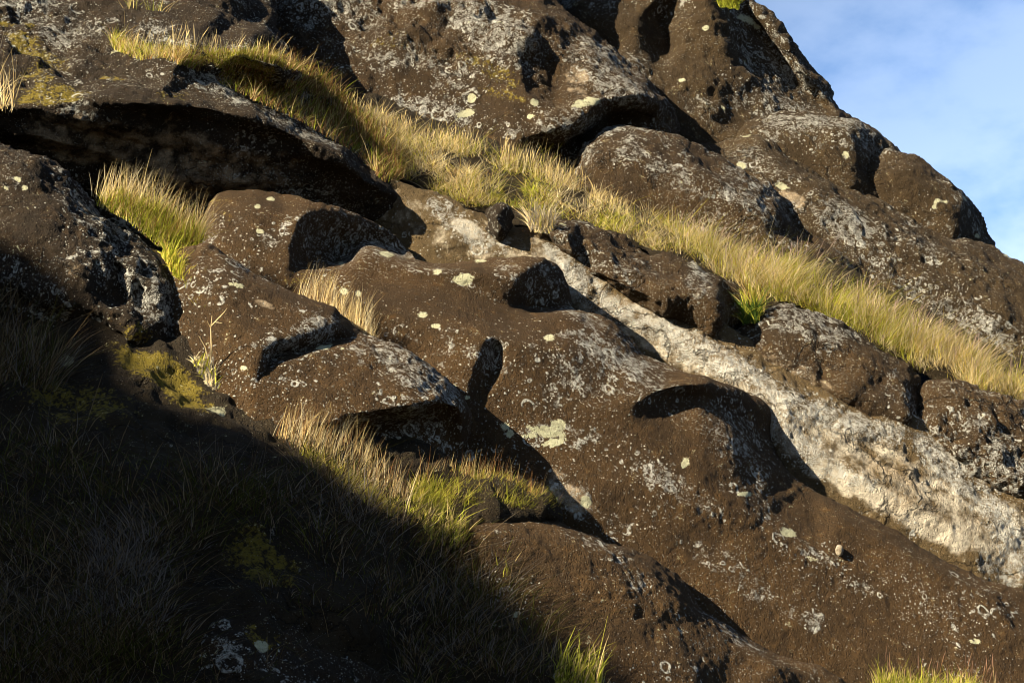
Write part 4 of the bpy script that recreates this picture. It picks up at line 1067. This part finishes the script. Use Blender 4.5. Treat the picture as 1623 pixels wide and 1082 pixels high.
tuft('bright green fern like tuft in the dark gap between the rim rocks', [
    blades(sample([(1175, 495), (1200, 490), (1205, 512), (1178, 515)], 220, lambda x, y: 24.0 + 0 * x), 0.22, 0.012, [(0.09, 0.15, 0.03), LIME], [3, 1], lean=1.1, bend=.9, wind=0),
    blades(sample([(1180, 470), (1215, 480), (1210, 500), (1185, 505)], 350, lambda x, y: 24.1 + 0 * x), 0.24, 0.006, [STRAW, LIME, RUST], [2, 2, 1], lean=1, bend=.6, wind=-.2)])
MND = lambda x, y: surf_depth('slope', x, y)
tuft('bright lime green tuft with rusty stalks at the foot of the statue chin', [
    blades(sample([(650, 775), (720, 758), (790, 768), (855, 790), (884, 818), (860, 826), (800, 816), (730, 812), (655, 812)], 4200, MND), 0.17, 0.0046, [LIME, GREEN, GOLD, STRAW], [4, 2, 2, 1], lean=1, bend=.9, wind=.3),
    blades(sample([(650, 765), (720, 758), (790, 772), (860, 800), (880, 820), (800, 790), (700, 775)], 420, MND), 0.34, 0.0022, [RUST, STRAW, BROWN], [2, 2, 1], lean=.4, bend=.2, wind=.45)])
tuft('sweep of dry brown stalks under the smaller statue at the shadow edge', [
    blades(sample([(430, 690), (500, 690), (570, 730), (640, 780), (650, 810), (580, 780), (500, 735)], 850, MND), 0.38, 0.0026, [STRAW, BROWN, PALE, RUST], [4, 2, 2, 1], lean=.5, bend=.4, wind=.45),
    blades(sample([(470, 720), (560, 760), (640, 810), (620, 830), (540, 790)], 2000, MND), 0.18, 0.0045, [LIME, GOLD, STRAW, GREEN], [2, 2, 2, 1], lean=1, bend=.9, wind=.3)])
tuft('sparse green grass shoots leaning over the low boulder', [
    blades(sample([(640, 810), (720, 830), (790, 880), (830, 905), (800, 915), (720, 870), (650, 850)], 600, MND, sink=-0.10), 0.26, 0.0055, [LIME, GREEN, STRAW, GOLD], [3, 2, 3, 1], lean=.7, bend=.8, wind=.5)])
GUL = lambda x, y: np.interp(y, [390, 620], [20.15, 19.35])
tuft('green grass trailing down the gully between the mossy boulder and smaller statue', [
    blades(sample([(255, 405), (275, 412), (290, 445), (320, 500), (318, 520), (300, 480), (270, 430)], 700, GUL), 0.22, 0.008, [LIME, GREEN, GOLD], [3, 2, 2], lean=.8, bend=.8, wind=.3)])
tuft('withered pale weed in the crack below the gully grass', [
    blades(sample([(305, 575), (325, 570), (345, 610), (352, 645), (335, 625)], 260, lambda x, y: 19.15 + 0 * x), 0.12, 0.010, [PALE, GREY, LIME], [3, 2, 1], lean=1.3, bend=.8, wind=0)])
tuft('leafy shoots at the bottom of the frame beside the low boulder', [
    blades(sample([(880, 1060), (950, 1075), (960, 1110), (880, 1110)], 220, lambda x, y: 17.9 + 0 * x), 0.34, 0.009, [LIME, GREEN, STRAW], [3, 2, 2], lean=.6, bend=.6, wind=.4)])
tuft('grass tuft with pinkish seed heads at the bottom right corner', [
    blades(sample([(1385, 1086), (1540, 1086), (1560, 1118), (1380, 1118)], 1500, lambda x, y: 20.35 + 0 * x), 0.20, 0.0045, [LIME, GREEN, STRAW], [3, 2, 2], lean=.8, bend=.7, wind=.3),
    blades(sample([(1400, 1085), (1580, 1085), (1580, 1110), (1400, 1110)], 90, lambda x, y: 20.4 + 0 * x), 0.34, 0.0022, [RUST, STRAW], [2, 1], lean=.4, bend=.2, wind=.3, heads=.9, headcol=(0.34, 0.20, 0.13))])
tuft('few thin dry stalks at the left edge of the frame above the mossy boulder', [
    blades(sample([(-20, 150), (25, 165), (20, 180), (-20, 180)], 60, lambda x, y: 21.0 + 0 * x), 0.5, 0.005, [STRAW, PALE], [1, 1], lean=.6, bend=.3, wind=.3)])
tuft('small green tuft on the skyline crag at the top of the photo', [
    blades(sample([(1138, 2), (1172, 6), (1170, 16), (1140, 12)], 300, lambda x, y: 29.5 + 0 * x), 0.2, 0.010, [LIME, GREEN], [1, 1], lean=1, bend=.8, wind=0)])
tuft('thin dry stalks sprouting behind the crest of the upper left slab', [
    blades(sample([(200, 20), (260, 30), (260, 50), (205, 45)], 90, lambda x, y: 24.4 + 0 * x), 0.32, 0.006, [GREEN, STRAW], [2, 1], lean=.9, bend=.5, wind=0)])


def twig(label, segs, r=0.006):
    """a bare dry twig: forked tapering tubes"""
    V, Q, o = [], [], 0
    for chain, r0 in segs:
        p = np.array([to_world(*c) for c in chain]).reshape(-1, 3)
        for i in range(len(p)):
            t = p[min(i + 1, len(p) - 1)] - p[max(i - 1, 0)]; t /= np.linalg.norm(t)
            a = np.cross(t, AD); a /= np.linalg.norm(a); b = np.cross(t, a)
            rr = r0 * (1 - 0.75 * i / (len(p) - 1))
            for k in range(6):
                an = k * math.pi / 3
                V.append(p[i] + rr * (math.cos(an) * a + math.sin(an) * b))
        for i in range(len(p) - 1):
            for k in range(6):
                Q.append([o + i * 6 + k, o + i * 6 + (k + 1) % 6, o + (i + 1) * 6 + (k + 1) % 6, o + (i + 1) * 6 + k])
        o += len(p) * 6
    V = np.array(V); cc = np.ones((len(V), 4)); cc[:, :3] = PALE
    me = mk_mesh('dry_twig', V, np.array(Q), None, M_GRASS, None, None, cc)
    tag(link('dry_twig', me, None, base_origin(V)), label, 'twig')


twig('bare forked dry twig standing on the smaller statue', [
    ([(333, 585, 19.2), (335, 550, 19.18), (334, 520, 19.16), (336, 500, 19.15)], 0.008), ([(335, 516, 19.16), (345, 505, 19.1), (355, 495, 19.08), (360, 488, 19.05)], 0.005), ([(340, 510, 19.14), (352, 512, 19.1)], 0.004), ([(334, 520, 19.16), (328, 508, 19.12)], 0.004),
    ([(333, 580, 19.2), (325, 550, 19.15), (315, 532, 19.12)], 0.006)])
twig('pale leaning straw stem at the shadow edge beside the lime green tuft', [([(636, 835, 18.6), (645, 800, 18.6), (655, 770, 18.6), (662, 748, 18.6)], 0.007)])
